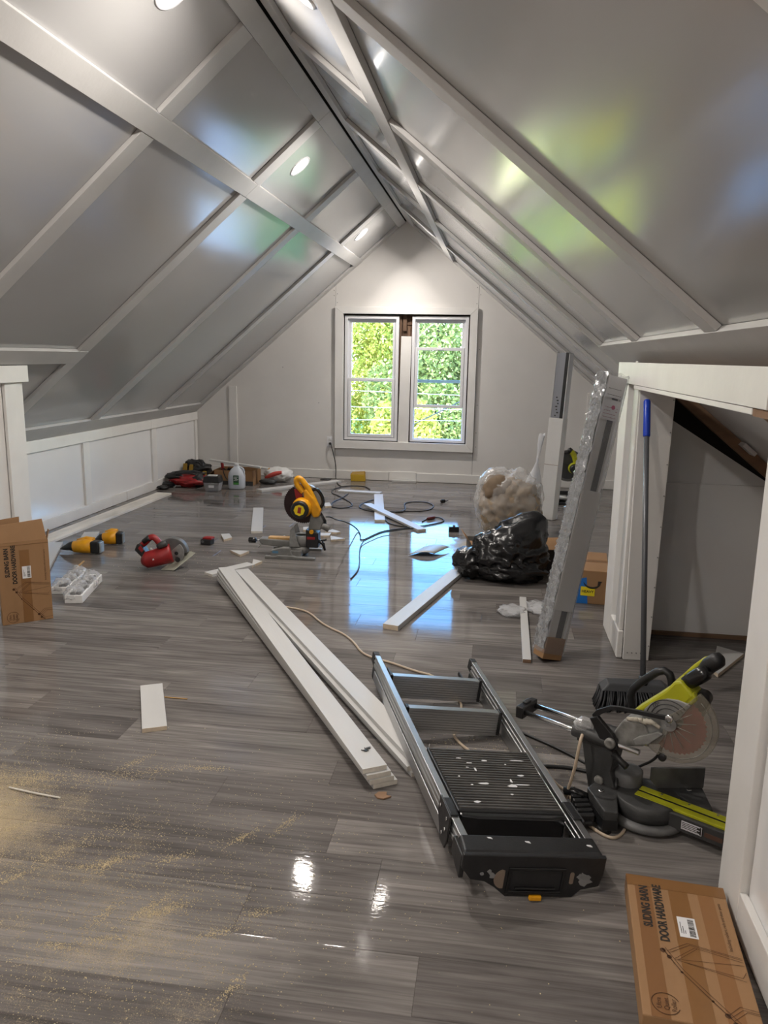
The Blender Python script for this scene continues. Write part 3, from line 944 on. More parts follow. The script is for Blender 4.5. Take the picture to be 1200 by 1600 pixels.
for x, y, a, b in ((-.06, .44, .014, .004), (-.05, .40, .004, .014), (-.045, .31, .02, .008), (.05, .30, .018, .01), (.055, .33, .005, .014), (.10, .37, .014, .006), (.0, .46, .01, .005), (-.1, .2, .014, .007), (.12, .47, .03, .004), (-.09, .47, .012, .004), (-.075, .41, .006, .004), (.07, .44, .004, .004), (-.09, .30, .005, .004), (.03, .25, .006, .004), (.09, .31, .03, .003), (-.12, .35, .004, .006)):
    P = [(x + a * rng.uniform(.6, 1.1) * math.cos(t), y + b * rng.uniform(.5, 1.1) * math.sin(t)) for t in np.linspace(0, 2 * math.pi, 9)[:-1]]
    mb.prism(P, .104, .1056)
spk = obj('paint_spatter', mb, M_PAPER, lad)
spk['kind'] = 'stuff'
# black top cap with openings
mb = MB()
MC = MxY
outer = [(-.222, .112), (-.222, .072), (-.192, .036), (-.150, .030), (-.118, .012), (-.082, -.016), (.118, -.016), (.142, .008), (.195, .020), (.203, .06), (.203, .112)]
capf = obj('cap_face', MB().prism(outer, -.078, -.064, MC), M_BLACKP, lad, .003)
mb = MB()
mb.hexa([(-.222, -.078, .094), (.203, -.078, .094), (.203, .012, .1), (-.215, .012, .1), (-.215, -.055, .113), (.196, -.055, .113), (.198, .012, .116), (-.21, .012, .116)])
obj('cap_top', mb, M_BLACKP, lad, .006)
for s, x0, x1 in ((-1, -.222, -.208), (1, .19, .203)):
    obj('cap_side', MB().hexa([(x0, -.064, .03), (x1, -.064, .03), (x1, .03, .05), (x0, .03, .05), (x0, -.064, .1), (x1, -.064, .1), (x1, .03, .1), (x0, .03, .1)]), M_BLACKP, lad, .003)
MFLOORLOOK = M_BLACKG
# tool tray recess with frame, round and slot openings (light floor seen through)
obj('tray_frame', MB().ring([(-.085, -.004), (.085, -.004), (.085, .078), (-.085, .078)], [(-.075, .006), (.075, .006), (.075, .068), (-.075, .068)], -.083, -.0775, MC), M_BLACKG, lad, .002)
M_HOLE = mat('dusty_opening', srgb(120, 105, 92), .8)
P = [(-.094, .066)] + circ(.030, 12, -.094, .04, math.pi / 2, 1.5 * math.pi, True)[1:-1] + [(-.094, .012)]
obj('round_opening', MB().prism(P[::-1], -.0795, -.0775, MC), M_HOLE, lad)
obj('slot_opening', MB().prism(rrect(.101, .028, .113, .064, .005, 4), -.0795, -.0775, MC), M_HOLE, lad)
obj('tray_clip', MB().box((-.06, -.086, .012), (.06, -.078, .018)), M_BLACKG, lad, .002)
obj('yellow_latch', MB().box((-.012, -.088, -.022), (.024, -.074, -.008)), M_YEL, lad, .003)
mb = MB()
for x, z, a in ((-.13, .05, .02), (-.14, .062, .012), (.15, .035, .03), (.14, .055, .02), (.13, .05, .016), (-.16, .055, .01), (.155, .05, .014)):
    P = [(x + a * rng.uniform(.3, .8) * math.cos(t), z + a * .7 * rng.uniform(.3, 1) * math.sin(t)) for t in np.linspace(0, 2 * math.pi, 9)[:-1]]
    mb.prism(P[::-1], -.0792, -.0775, MC)
obj('white_scuff', mb, mat('grey_scuff', (.2, .2, .2), .7), lad)['kind'] = 'stuff'
mb = MB()
for x, y in ((-.02, -.02), (-.13, -.005), (.165, -.03)):
    mb.prism([(x, y), (x + .012, y - .004), (x + .009, y + .004), (x - .003, y + .005)], .114, .1166)
obj('paint_spatter', mb, M_PAPER, lad)['kind'] = 'stuff'

# ------------------------------------------------------------------ barn door hardware boxes
def hardware_box(label, loc, rot, opened):
    w, L, t = .26, (.497 if not opened else .463), .06
    b = thing('cardboard_box', label, 'box', loc, rot, 'barn door hardware boxes')
    if opened:
        mb = MB()
        for a, c in (((0, 0, 0), (w, L, .003)), ((0, 0, t - .003), (w, L, t)), ((0, 0, .003), (.003, L, t - .003)), ((w - .003, 0, .003), (w, L, t - .003)), ((.003, 0, .003), (w - .003, .003, t - .003))):
            mb.box(a, c)
        body = obj('carton', mb, M_CARD, b, .001)
        obj('flap', MB().hexa([(.002, L, t - .008), (w - .005, L, t - .008), (w - .02, L + .115, t - .03), (.0, L + .095, t - .03), (.002, L, t - .005), (w - .005, L, t - .005), (w - .02, L + .115, t - .027), (.0, L + .095, t - .027)]), M_CARD, b, .001)
        obj('flap', MB().hexa([(-.03, L, .002), (.125, L, .002), (.13, L + .13, -.01), (-.03, L + .115, -.01), (-.03, L, .005), (.125, L, .005), (.13, L + .13, -.007), (-.03, L + .115, -.007)]), M_CARD, b, .001)
        obj('flap', MB().hexa([(w - .004, L, .008), (w - .001, L, .008), (w + .012, L + .05, .012), (w + .009, L + .05, .012), (w - .004, L, t - .008), (w - .001, L, t - .008), (w + .012, L + .05, t - .012), (w + .009, L + .05, t - .012)]), M_CARD, b)
        obj('score_line', MB().box((0, L - .018, t), (w, L - .014, t + .0008)), M_CARDE, b)
    else:
        obj('carton', MB().box((0, 0, 0), (w, L, t)), M_CARD, b, .003)
        obj('tape', MB().box((.0, L - .045, t + .0006), (w - .0, L + .0006, t + .0009)), M_TAPE, b)
        obj('tape', MB().box((-.0006, L - .04, .01), (-.0002, L - .0, t)), M_TAPE, b)
    obj('tape', MB().box((.108, 0, t + .0002), (.158, L - .0455, t + .0005)), M_TAPE, b)
    if not opened:
        obj('tape', MB().box((.185, .0, t + .0001), (.225, L * .96, t + .0004)), mat('lighter_carton_band', srgb(140, 98, 58), .6), b)
        obj('tape', MB().box((.02, .0, t + .0001), (.062, L * .96, t + .0004)), mat('darker_carton_band', srgb(128, 88, 50), .6), b)
    Z = t + .0013
    up = lambda u, v: Matrix.Translation((u, v, Z)) @ Matrix.Rotation(math.pi / 2, 4, 'Z')
    text('print_title', 'SLIDING BARN', .031, up(.052, L * .585), b, M_INK, .80, .0011)
    text('print_title', 'DOOR HARDWARE', .031, up(.088, L * .495), b, M_INK, .80, .0011)
    text('print_line', 'Including rollers, rails and door parts', .0125, up(.238, L * .50), b, M_INKB, .95)
    Z2 = Z
    lb = obj('barcode_label', MB().box((.117, L * .55, t + .0006), (.162, L * .70, t + .0012)), M_PAPER, b)
    mb = MB()
    rng = random.Random(5)
    v = L * .56
    while v < L * .69:
        h = rng.choice((.0008, .0015, .0025))
        mb.box((.142, v, t + .0013), (.157, v + h, t + .0015))
        v += h + rng.choice((.001, .0018))
    obj('barcode', mb, M_INK, lb)
    mb = MB()
    for k in range(3):
        mb.box((.122 + .005 * k, L * .575, t + .0013), (.1235 + .005 * k, L * (.66 - .03 * k), t + .0015))
    obj('label_print', mb, M_INK, lb)
    # line drawing of a track with two hangers
    mb = MB()
    F = lambda u, v: (u * w, v * L)
    ribbon(mb, [F(.26, .44), F(.40, .30), F(.62, .15), F(.80, .03), F(.84, .005)], .0022, Z)
    ribbon(mb, [F(.285, .45), F(.42, .315), F(.64, .165), F(.82, .045)], .0014, Z)
    for (u, v) in ((.26, .43), (.72, .08)):
        if u > .5:
            lines = ([(0, 0), (.12, .065), (.28, .055)], [(.02, -.01), (.14, .05), (.28, .04)], [(.05, -.02), (.17, .04), (.28, .03)], [(.1, -.05), (.28, -.04)])
        else:
            lines = ([(.04, 0), (.24, .075), (.72, .03)], [(.06, -.01), (.26, .065), (.72, .02)], [(.1, -.045), (.3, .05), (.72, .005)], [(.13, -.05), (.32, .045)], [(.1, -.05), (.72, -.015)], [(.13, -.055), (.7, -.12)], [(.18, -.06), (.68, -.1), (.72, -.06)])
        for ln in lines:
            ribbon(mb, [F(u + a, v + c) for a, c in ln], .0011, Z)
        mb.prism([(F(u, v)[0] + x, F(u, v)[1] + y) for x, y in circ(.007, 10)], Z - .0003, Z)
        mb.prism([(F(u + .05, v - .04)[0] + x, F(u + .05, v - .04)[1] + y) for x, y in circ(.006, 10)], Z - .0003, Z)
    for (u, v) in ((.40, .30), (.62, .15)):
        mb.prism([(F(u, v)[0] + x, F(u, v)[1] + y) for x, y in circ(.0035, 8)], Z - .0003, Z)
    obj('print_drawing', mb, M_INKB, b)
    c = F(.21, .085)
    mb = MB()
    ribbon(mb, circ(.031, 26, c[0], c[1], .4, 5.9, True), .0017, Z)
    obj('print_circle', mb, M_INKB, b)
    for k, s in enumerate(('Ultra', 'Quiet', 'Roller')):
        text('print_badge', s, .0165, Matrix.Translation((c[0] - .010 + k * .0165, c[1] - .016 - .002 * k, Z)) @ Matrix.Rotation(math.pi / 2, 4, 'Z'), b, M_INKB, .9)
    return b
hardware_box('closed barn door hardware box lying flat beside the right wall', (.388, 1.553, .001), (0, 0, math.radians(-4.7)), False)
a = math.radians(40.5)
nn = Vector((math.sin(a), -math.cos(a), 0))
hardware_box('opened barn door hardware box standing at the left edge', Vector((-2.646, 3.733, .001)) - nn * .06, Euler((math.pi / 2, 0, a), 'XYZ'), True)

# ------------------------------------------------------------------ leaning packages
def frame(p0, p1, side):
    a = (Vector(p1) - Vector(p0))
    L = a.length
    z = a.normalized()
    x = Vector(side)
    x = (x - z * x.dot(z)).normalized()
    y = z.cross(x)
    return Matrix(((x.x, y.x, z.x, p0[0]), (x.y, y.y, z.y, p0[1]), (x.z, y.z, z.z, p0[2]), (0, 0, 0, 1))), L
def package(label, p0, p1, side, w, d, lay):
    M, L = frame(p0, p1, side)
    t = thing('leaning_package', label, 'package', group='packages leaning on the right')
    t.matrix_world = M
    return t, L
M_STRIPE = mat('grey_ribbed_stripe', (.11, .11, .11), .8, var=.3, vscale=120)
pk, L = package('long package in clear wrap leaning by the cupboard header', (.288, 3.752, .022), (.540, 3.945, 1.437), (1, .50, 0), .104, .092, None)
w, d = .106, .088
obj('foam_core', MB().box((.004, .004, .02), (w - .004, d, L - .004)), M_WHITEC, pk, .003)
obj('dark_slat', MB().box((.05, -.0005, .10), (.082, .0045, L - .08)), M_STRIPE, pk)
obj('side_rail', MB().box((w - .012, -.002, .1), (w, .004, L - .002)), M_VINYL, pk, .002)
obj('side_rail', MB().box((.0, -.002, .1), (.006, .004, L - .002)), M_VINYL, pk, .002)
obj('end_carton', MB().box((-.002, -.004, 0), (w + .002, d + .004, .115)), M_CARD, pk, .003)
obj('sleeve', MB().box((-.003, -.005, .255), (w + .004, d + .004, .875)), M_WHITEC, pk, .003)
for k, (z0, z1) in enumerate(((1.235, 1.335), (1.345, 1.45))):
    lb = obj('paper_label', MB().box((.002, -.0062, min(z0, L - .12) if 0 else z0 * L / 1.455), (w - .002, -.0045, z1 * L / 1.455)), M_PAPER, pk)
    z0, z1 = z0 * L / 1.455, z1 * L / 1.455
    mb = MB()
    MB_ = mb
    for r in range(4 if k == 0 else 2):
        zz = z0 + .012 + r * (.016 if k == 0 else .03)
        x = .012
        while x < .085:
            l = random.uniform(.005, .014)
            if not (k == 0 and .05 < x < .075 and r in (2, 3)):
                mb.box((x, -.0066, zz), (min(x + l, .092), -.0061, zz + .003))
            x += l + .003
    obj('label_print', mb, mat('grey_print_%d' % k, (.12, .11, .11) if k else (.4, .2, .22), .7), lb)
    if k == 0:
        obj('label_stamp', MB().prism(circ(.011, 12, .062, z1 - .035), -.0068, -.0062, Matrix(((1, 0, 0, 0), (0, 0, 1, 0), (0, 1, 0, 0), (0, 0, 0, 1)))), mat('pink_stamp', srgb(206, 96, 136), .7), lb)
# crinkled film around it
mb = MB()
N1, N2 = 170, 36
rows = []
for i in range(N1 + 1):
    z = .03 + (L + .012 - .03) * i / N1
    row = []
    for k in range(N2):
        u = k / N2 * 4
        s = int(u); f = u - s
        W0, D0 = -.005, -.0085
        W1, D1 = w + .006, d + .006
        p = ((W0 + (W1 - W0) * f, D0), (W1, D0 + (D1 - D0) * f), (W1 - (W1 - W0) * f, D1), (W0, D1 - (D1 - D0) * f))[s]
        am = .0015 if s in (0, 1) else .014
        n = abs(MN.noise(Vector((k * .9, z * 60 + k * 1.1, 1.7)))) * am
        cx, cy = w / 2, d / 2
        g = 1 + n / .05
        if i >= N1 - 1:
            g *= .93 if i == N1 else 1
        row.append((cx + (p[0] - cx) * g, cy + (p[1] - cy) * g, z + (MN.noise(Vector((k * 1.3, 3, i))) * .014 if i > N1 - 2 else 0)))
    rows.append(row)
mb.grid(rows, True, True)
obj('clear_wrap', mb, M_WRAP, pk)
M_SILV = mat('silvery_crinkled_film', (.50, .51, .52), .16, .75, bump=1.0, bscale=26, stretch=(1, 1, .45))
M_SILV.node_tree.nodes['Bump'].inputs['Distance'].default_value = .03
rows = []
for i in range(120):
    z = .05 + (L - .04) * i / 119
    rows.append([(-.006 - .010 * abs(MN.noise(Vector((k * 1.9, z * 38 + k * 1.5, .3)))) - (.012 if k == 0 else 0) * MN.noise(Vector((7, z * 20, 2))), -.004 + (d + .006) * k / 9, z) for k in range(10)])
ws = obj('wrap_side', MB().grid(rows), M_SILV, pk)

pk2, L = package('grey slatted package in white sleeve leaning near far wall', (.462, 7.40, .008), (.535, 7.45, 1.57), (.86, -.5, 0), .1, .11, None)
w, d = .13, .09
M_GREYSL = mat('grey_slat', (.30, .31, .34), .4, .2)
obj('blind_core', MB().box((.004, .004, .01), (w - .004, d, L - .006)), M_GREYSL, pk2, .003)
obj('dark_edge', MB().box((w - .036, -.003, .012), (w - .004, .0035, L - .003)), M_BLACKP, pk2, .002)
obj('grey_edge', MB().box((w - .006, .0, .012), (w + .002, d, L - .01)), M_VINYL, pk2, .002)
mb = MB().box((-.002, .0, L - .09), (.0035, d, L))
mb.box((-.002, .0, .02), (.0035, .016, L - .088)); mb.box((-.002, d - .018, .02), (.0035, d, L - .088))
obj('white_side_frame', mb, M_WHITEC, pk2, .001)
obj('slat', MB().box((.0005, .02, .03), (.0035, d - .02, L - .095)), mat('cream_slat', (.5, .49, .42), .6), pk2)
mb = MB()
for k in range(11):
    z = L - .42 - k * .028 - (.12 if k > 6 else 0)
    x = .04 + (k * 7 % 3) * .008
    mb.box((x, -.0005, z), (x + .012 + .006 * (k % 2), .0038, z + .012))
obj('label_print', mb, M_DGREY, pk2)
mb = MB().box((-.007, -.006, .0), (w + .006, d + .006, .96))
obj('sleeve', mb, M_WHITEC, pk2, .003)
obj('sleeve_crease', MB().box((-.008, -.0072, .52), (w + .006, -.0058, .523)), M_CARDE, pk2)
obj('black_end', MB().box((-.014, .03, .3), (-.007, d - .0, 1.02)), M_BLACKP, pk2, .002)

# ------------------------------------------------------------------ broom against the partition
br = thing('broom', 'black broom with grey pole and blue grip against the partition', 'broom', (.668, 3.352, 0), (0, 0, math.radians(4)))
B0, B1 = Vector((.032, .0, .118)), Vector((.076, .492, 1.322))
tt = (B1 - B0).normalized()
obj('pole', MB().cyl(B0, B1 - tt * .12, .0125, 16), M_GREYC, br)
g0 = B1 - tt * .185
obj('grip', MB().tube([g0, g0 + tt * .006, B1 - tt * .012, B1 - tt * .003, B1], [.0135, .0165, .0165, .013, .004], 16), M_BLUE, br)
obj('socket', MB().tube([B0 - tt * .03, B0 - tt * .01, B0 + tt * .012], [.024, .02, .017], 14), M_BLACKP, br)
hp = [(-.155, -.028), (.155, -.028), (.165, .0), (.15, .032), (-.15, .032), (-.165, 0)]
mb = MB()
mb.hexa([(-.155, -.05, .07), (.155, -.05, .07), (.155, .035, .075), (-.155, .035, .075), (-.12, -.03, .10), (.12, -.03, .10), (.12, .03, .105), (-.12, .03, .105)])
obj('broom_head', mb, mat('dark_grey_head', (.05, .052, .056), .5), br, .006)
mb = MB()
rng = random.Random(11)
for i in range(30):
    for j in range(6):
        x = -.148 + .296 * i / 29 + rng.uniform(-.004, .004)
        y = -.046 + .074 * j / 5
        ex = x * 1.22 + rng.uniform(-.008, .008)
        ey = y * 1.5 - .035 + rng.uniform(-.006, .006)
        mb.tube([(x, y, .072), ((x + ex) / 2 + .004, (y + ey) / 2, .038), (ex, ey, .002)], [.0042, .0048, .0042], 4)
bs = obj('bristle_tuft', mb, mat('black_bristle', (.022, .023, .026), .55, var=.4, vscale=60), br)
bs['kind'] = 'stuff'

# ------------------------------------------------------------------ cartons
am = thing('cardboard_box', 'brown box with blue tape and yellow HEAVY label behind package', 'box', (.50, 4.80, 0), (0, 0, math.radians(-6)))
obj('carton', MB().box((0, 0, 0), (.24, .50, .215)), M_CARD, am, .003)
obj('tape', MB().box((.0, .22, .2152), (.24, .28, .2158)), M_TAPE, am)
obj('blue_tape', MB().hexa([(.04, -.0012, .0), (.125, -.0012, .0), (.125, -.0002, .0), (.04, -.0002, .0), (.03, -.0012, .15), (.11, -.0012, .17), (.11, -.0002, .17), (.03, -.0002, .15)]), M_TAPEB, am)
hl = obj('heavy_label', MB().box((.078, -.0028, .052), (.164, -.0014, .11)), M_SIGNY, am)
MF = Matrix(((1, 0, 0, 0), (0, 0, -1, 0), (0, 1, 0, 0), (0, 0, 0, 1)))
text('label_print', 'HEAVY', .0235, Matrix.Translation((.121, -.0031, .072)) @ MF, hl, M_INK, 1.0, .0006, 'CENTER')
mb = MB()
arc = [(.135 + .055 * math.cos(t), .155 + .05 * math.sin(t)) for t in np.linspace(math.radians(200), math.radians(335), 12)]
sm = MB()
for (a, c) in zip(arc, arc[1:]):
    pass
smile = obj('smile_mark', MB().tube([(x + .01, -.0012, z - .0) for x, z in arc], [.002 + .0045 * math.sin(math.pi * k / 11) for k in range(12)], 6), M_INK, am)
obj('smile_arrow', MB().prism([(.178, .118), (.205, .150), (.180, .150)], -.0016, -.0004, MxY), M_INK, am)
text('print_line', 'roll', .045, Matrix.Translation((.09, .12, .2157)) @ Matrix.Rotation(math.radians(180), 4, 'Z'), am, M_INKB)
# ------------------------------------------------------------------ lime sliding mitre saw, right foreground
def blade_mesh(mb, c, R, n, th, M, tooth=.006):
    pts = []
    for k in range(n):
        a = 2 * math.pi * k / n
        b = 2 * math.pi * (k + .55) / n
        pts += [((R - tooth) * math.cos(a), (R - tooth) * math.sin(a)), (R * math.cos(b), R * math.sin(b))]
    return mb.prism([(c[0] + x, c[1] + y) for x, y in pts], c[2] - th / 2, c[2] + th / 2, M)
S1 = thing('miter_saw', 'lime and grey sliding mitre saw on the floor at right', 'saw', (.557, 2.445, 0), (0, 0, math.radians(11)))
A = RZ(-43.1)                      # arm swung to the right
AS = A @ MxY                        # side profile drawing plane (x forward, z up), extruded along local y
wing = [(-.153, .079), (-.19, .041), (-.178, -.099), (-.135, -.105), (-.112, -.03), (-.085, .03), (-.02, .06), (.02, .06), (.085, .03), (.112, -.03), (.135, -.105), (.178, -.099), (.205, .041), (.16, .079)]
mb = MB().prism(wing[::-1] if False else [(x, y) for x, y in wing][::-1], .055, .088)
base = obj('base_casting', mb, M_DGREY, S1, .004)
for s in (-1, 1):
    mb = MB()
    P = [(s * .19, .035), (s * .178, -.095), (s * .13, -.10), (s * .115, -.02), (s * .13, .05)]
    mb.prism(P if s < 0 else P[::-1], .016, .056)
    mb.prism([(s * .165 + x, -.075 + y) for x, y in circ(.022, 12)], 0.0, .018)
    mb.prism([(s * .15 + x, .05 + y) for x, y in circ(.02, 12)], 0.0, .018)
    obj('base_foot', mb, M_BLACKP, S1, .003)
    obj('fence_screw', MB().lathe([(0, .0885), (.010, .0885), (.010, .0905), (.006, .092), (0, .0915)], 14, Matrix.Translation((s * .15, .02, 0))), M_STEEL, S1)
mb = MB()
for k in range(5):
    mb.box((-.245, -.06 + k * .022, .022 + .004 * k), (-.192, -.043 + k * .022, .05 + .004 * k))
mb.box((-.235, -.07, .015), (-.2, .06, .03))
obj('side_grip', mb, M_BLACKP, S1, .004)
obj('clamp_lever', MB().tube([(-.19, .03, .06), (-.23, .055, .065), (-.26, .07, .06)], [.012, .016, .013], 10), M_BLACKG, S1)
obj('miter_scale', MB().lathe([(.10, .012), (.128, .014), (.131, .022), (.128, .034), (.108, .036), (.10, .034)], 48), M_MGREY, S1)
obj('turntable', MB().lathe([(0, .0885), (.098, .0885), (.104, .086), (.106, .06), (.104, .036), (0, .034)], 48), M_DGREY, S1)
# fences
obj('fence', MB().prism([(.045, .089), (.205, .089), (.205, .162), (.02, .164), (.02, .12)], .028, .038, MxY), mat('fence_grey', (.11, .11, .108), .45, .3, var=.3, vscale=15), S1, .002)
pts = circ(.105, 14, -.0, .0, math.radians(95), math.radians(165), True)
mb = MB()
mb.grid([[(x, y, .088), (x, y, .128 - .02 * abs(k - 5) / 8)] for k, (x, y) in enumerate(pts)])
fl_ = obj('fence', mb, M_DGREY, S1)
md = fl_.modifiers.new('t', 'SOLIDIFY'); md.thickness = .008
# arm with yellow kerf plates
obj('miter_arm', MB().box((.09, -.048, .03), (.262, .048, .082), A), M_DGREY, S1, .003)
for y0, y1 in ((-.034, -.005), (.005, .034)):
    obj('kerf_plate', MB().box((-.03, y0, .0825), (.262, y1, .0905), A), M_LIME, S1, .001)
obj('kerf_slot', MB().box((-.03, -.005, .082), (.262, .005, .0892), A), M_BLACKG, S1)
for x in (.04, .13, .22):
    obj('plate_screw', MB().cyl(A @ Vector((x, .024, .0905)), A @ Vector((x, .024, .0915)), .004, 10), M_STEEL, S1)
lp = obj('rating_label', MB().box((.13, -.0492, .04), (.20, -.0478, .074), A), M_INK, S1)
mb = MB()
for k in range(5):
    mb.box((.135, -.0496, .045 + k * .0055), (.19 - .008 * (k % 2), -.0491, .0475 + k * .0055), A)
mb.ring([(.133, .0715), (.133, .0425), (.197, .0425), (.197, .0715)][::-1], [(.1345, .07), (.1345, .044), (.1955, .044), (.1955, .07)][::-1], -.0496, -.0491, AS)
obj('label_print', mb, M_PAPER, lp)
obj('warning_strip', MB().box((.205, -.0492, .045), (.26, -.0478, .06), A), mat('brown_strip', srgb(86, 60, 48), .6), S1)
# bevel post and slide carriage
mb = MB().prism([(-.085, .06), (-.19, .055), (-.20, .10), (-.225, .22), (-.10, .225), (-.115, .14)][::-1], -.045, .03, AS)
obj('bevel_post', mb, M_DGREY, S1, .006)
obj('post_cup', MB().lathe([(0, .05), (.05, .05), (.052, .13), (.045, .135), (.0, .135)], 20, A @ Matrix.Translation((-.085, .03, 0))), M_MGREY, S1)
obj('pivot_bolt', MB().lathe([(0, 0), (.016, 0), (.016, .008), (.009, .012), (0, .012)], 16, A @ Matrix.Translation((-.15, -.045, .10)) @ Matrix.Rotation(math.pi / 2, 4, 'X')), M_DUSTY, S1)
mb = MB()
for y in (-.05, .026):
    mb.cyl(A @ Vector((-.255, y, .25)), A @ Vector((-.10, y, .25)), .021, 18)
mb.box((-.24, -.05, .215), (-.11, .026, .25), A)
obj('slide_housing', mb, M_DGREY, S1, .003)
for y in (-.05, .026):
    obj('slide_rod', MB().cyl(A @ Vector((-.455, y, .25)), A @ Vector((-.02, y, .25)), .0095, 16), M_STEEL, S1)
mb = MB().box((-.475, -.066, .228), (-.445, .042, .272), A)
mb.box((-.47, -.03, .272), (-.45, .005, .280), A)
obj('rod_end_cap', mb, M_BLACKP, S1, .006)
# head support
mb = MB().prism([(-.10, .235), (-.02, .262), (.005, .295), (-.02, .345), (-.09, .335), (-.12, .28)], -.032, .036, AS)
obj('head_hinge', mb, M_DUSTY, S1, .006)
mb = MB().prism([(-.193, .32), (-.165, .335), (-.105, .285), (-.085, .245), (-.11, .225), (-.15, .255)][::-1], -.068, -.05, AS)
obj('link_plate', mb, M_BLACKP, S1, .004)
obj('link_bolt', MB().lathe([(0, 0), (.018, 0), (.018, .01), (.011, .013), (.007, .010), (0, .010)], 18, A @ Matrix.Translation((-.112, -.068, .258)) @ Matrix.Rotation(math.pi / 2, 4, 'X')), M_DUSTY, S1)
obj('lock_knob', MB().tube([A @ Vector(p) for p in ((-.10, -.06, .22), (-.075, -.065, .205), (-.05, -.07, .195))], [.014, .011, .012], 10), M_BLACKP, S1)
mb = MB().prism([(-.187, .333), (-.172, .354), (-.126, .383), (-.095, .390), (.075, .410), (.078, .394), (-.09, .376), (-.118, .37), (-.150, .348), (-.180, .316)][::-1], -.062, -.052, AS)
obj('guard_link', mb, M_BLACKP, S1, .002)
obj('link_end', MB().lathe([(0, 0), (.013, 0), (.013, .004), (.007, .006), (0, .006)], 16, A @ Matrix.Translation((.068, -.062, .402)) @ Matrix.Rotation(math.pi / 2, 4, 'X')), M_STEEL, S1)
HX, HZ = .073, .378
B_ = AS @ Matrix.Translation((HX, HZ, 0))
bl = obj('saw_blade', blade_mesh(MB(), (-.004, -.018, 0), .1, 40, .0025, B_), M_BLADE, S1)
obj('blade_flange', MB().prism(circ(.022, 20), -.008, .004, B_), M_STEEL, bl)
gd = obj('upper_guard', MB().prism([(.05, .325), (.07, .36), (.09, .40), (.105, .425), (.118, .446), (.10, .452), (.077, .455), (.043, .449), (.015, .435), (-.007, .418), (-.028, .39), (-.034, .36), (-.032, .33), (-.015, .29), (.0, .275), (.025, .282)], -.022, .008, AS), M_GREYM, S1, .004)
C2 = (.055, .37)
mb = MB()
for k in range(3):
    r0 = .074 - .014 * k
    mb.tube([AS @ Vector((C2[0] + r0 * math.cos(math.radians(t)), C2[1] + r0 * math.sin(math.radians(t)), -.0225)) for t in range(50, 180, 10)], .002, 5)
obj('guard_rib', mb, M_DGREY, gd)
text('print_mark', '10"', .02, AS @ Matrix.Translation((.0, .405, -.0235)) @ Matrix.Rotation(math.radians(24), 4, 'Z') @ Matrix.Diagonal((1, 1, -1, 1)), gd, M_INK)
arc = [(.134 * math.cos(math.radians(t)), .134 * math.sin(math.radians(t))) for t in range(-132, 66, 6)]
lg = obj('lower_guard', MB().prism(arc + [(.02, .055), (-.02, .015), (-.035, -.05)], -.028, -.012, B_), M_GUARD, S1, .003)
obj('guard_rim', MB().ring([(.134 * math.cos(math.radians(t)), .134 * math.sin(math.radians(t))) for t in range(-125, 60, 5)] + [(.121 * math.cos(math.radians(t)), .121 * math.sin(math.radians(t))) for t in range(55, -126, -5)], [(.130 * math.cos(math.radians(t)), .130 * math.sin(math.radians(t))) for t in range(-124, 59, 5)] + [(.125 * math.cos(math.radians(t)), .125 * math.sin(math.radians(t))) for t in range(54, -127, -5)], -.030, -.0285, B_), M_DUSTY, lg) if False else None
mb = MB()
for t in range(-95, 45, 22):
    c, s_ = math.cos(math.radians(t)), math.sin(math.radians(t))
    mb.tube([B_ @ Vector((-.018 + c * .03, -.008 + s_ * .03, -.0288)), B_ @ Vector((-.018 + c * .088, -.008 + s_ * .088, -.0288))], .0009, 5)
mb.tube([B_ @ Vector((.118 * math.cos(math.radians(t)), .118 * math.sin(math.radians(t)), -.0288)) for t in range(-118, 58, 8)], .0012, 5)
obj('guard_rib', mb, M_DUSTY, lg)
hub = MB().prism(circ(.024, 22, -.015, -.01), -.031, -.0285, B_)
obj('arbor_cover', hub, M_GREYM, S1, .001)
obj('arbor_bolt', MB().prism(circ(.009, 6, -.015, -.01), -.037, -.031, B_), M_STEEL, S1)
obj('guard_roller', MB().lathe([(0, 0), (.013, 0), (.0135, .003), (.0135, .012), (.009, .014), (0, .012)], 18, B_ @ Matrix.Translation((-.027, -.130, -.018)) @ Matrix.Rotation(math.pi, 4, 'X')), M_BLACKP, S1)
# yellow head cover and handle
mb = MB().prism([(-.07, .366), (-.034, .376), (.0, .40), (.033, .425), (.06, .44), (.094, .435), (.125, .478), (.108, .494), (.080, .518), (.057, .508), (.036, .476), (-.011, .426)][::1], -.02, .058, AS)
obj('head_cover', mb, M_LIME, S1, .008)
mb = MB().prism([(.07, .452), (.118, .446), (.135, .47), (.12, .486), (.09, .49), (.06, .47)], -.018, .0085, AS)
obj('guard_cover', mb, M_LIME, S1, .006)
obj('handle_grip', MB().tube([A @ Vector(p) for p in ((.085, .012, .500), (.105, .012, .521), (.13, .012, .545), (.146, .012, .557), (.153, .012, .561))], [.022, .025, .026, .022, .011], 16), M_BLACKG, S1)
obj('handle_grip', MB().tube([A @ Vector(p) for p in ((.12, .052, .535), (.138, .052, .565), (.16, .05, .588), (.172, .05, .596), (.178, .05, .60))], [.022, .026, .026, .022, .01], 16), M_BLACKP, S1)
obj('handle_spine', MB().tube([A @ Vector(p) for p in ((.065, .062, .500), (.095, .062, .543), (.125, .06, .58), (.14, .058, .594))], [.012, .011, .009, .004], 10), M_LIME, S1)
obj('motor_housing', MB().tube([A @ Vector((HX, y, HZ + .01)) for y in (.03, .10, .17, .18)], [.05, .055, .05, .03], 22), M_DGREY, S1)
obj('motor_cap', MB().tube([A @ Vector(p) for p in ((.135, .0, .455), (.137, .05, .462))], [.026, .024], 18), M_BLACKP, S1)
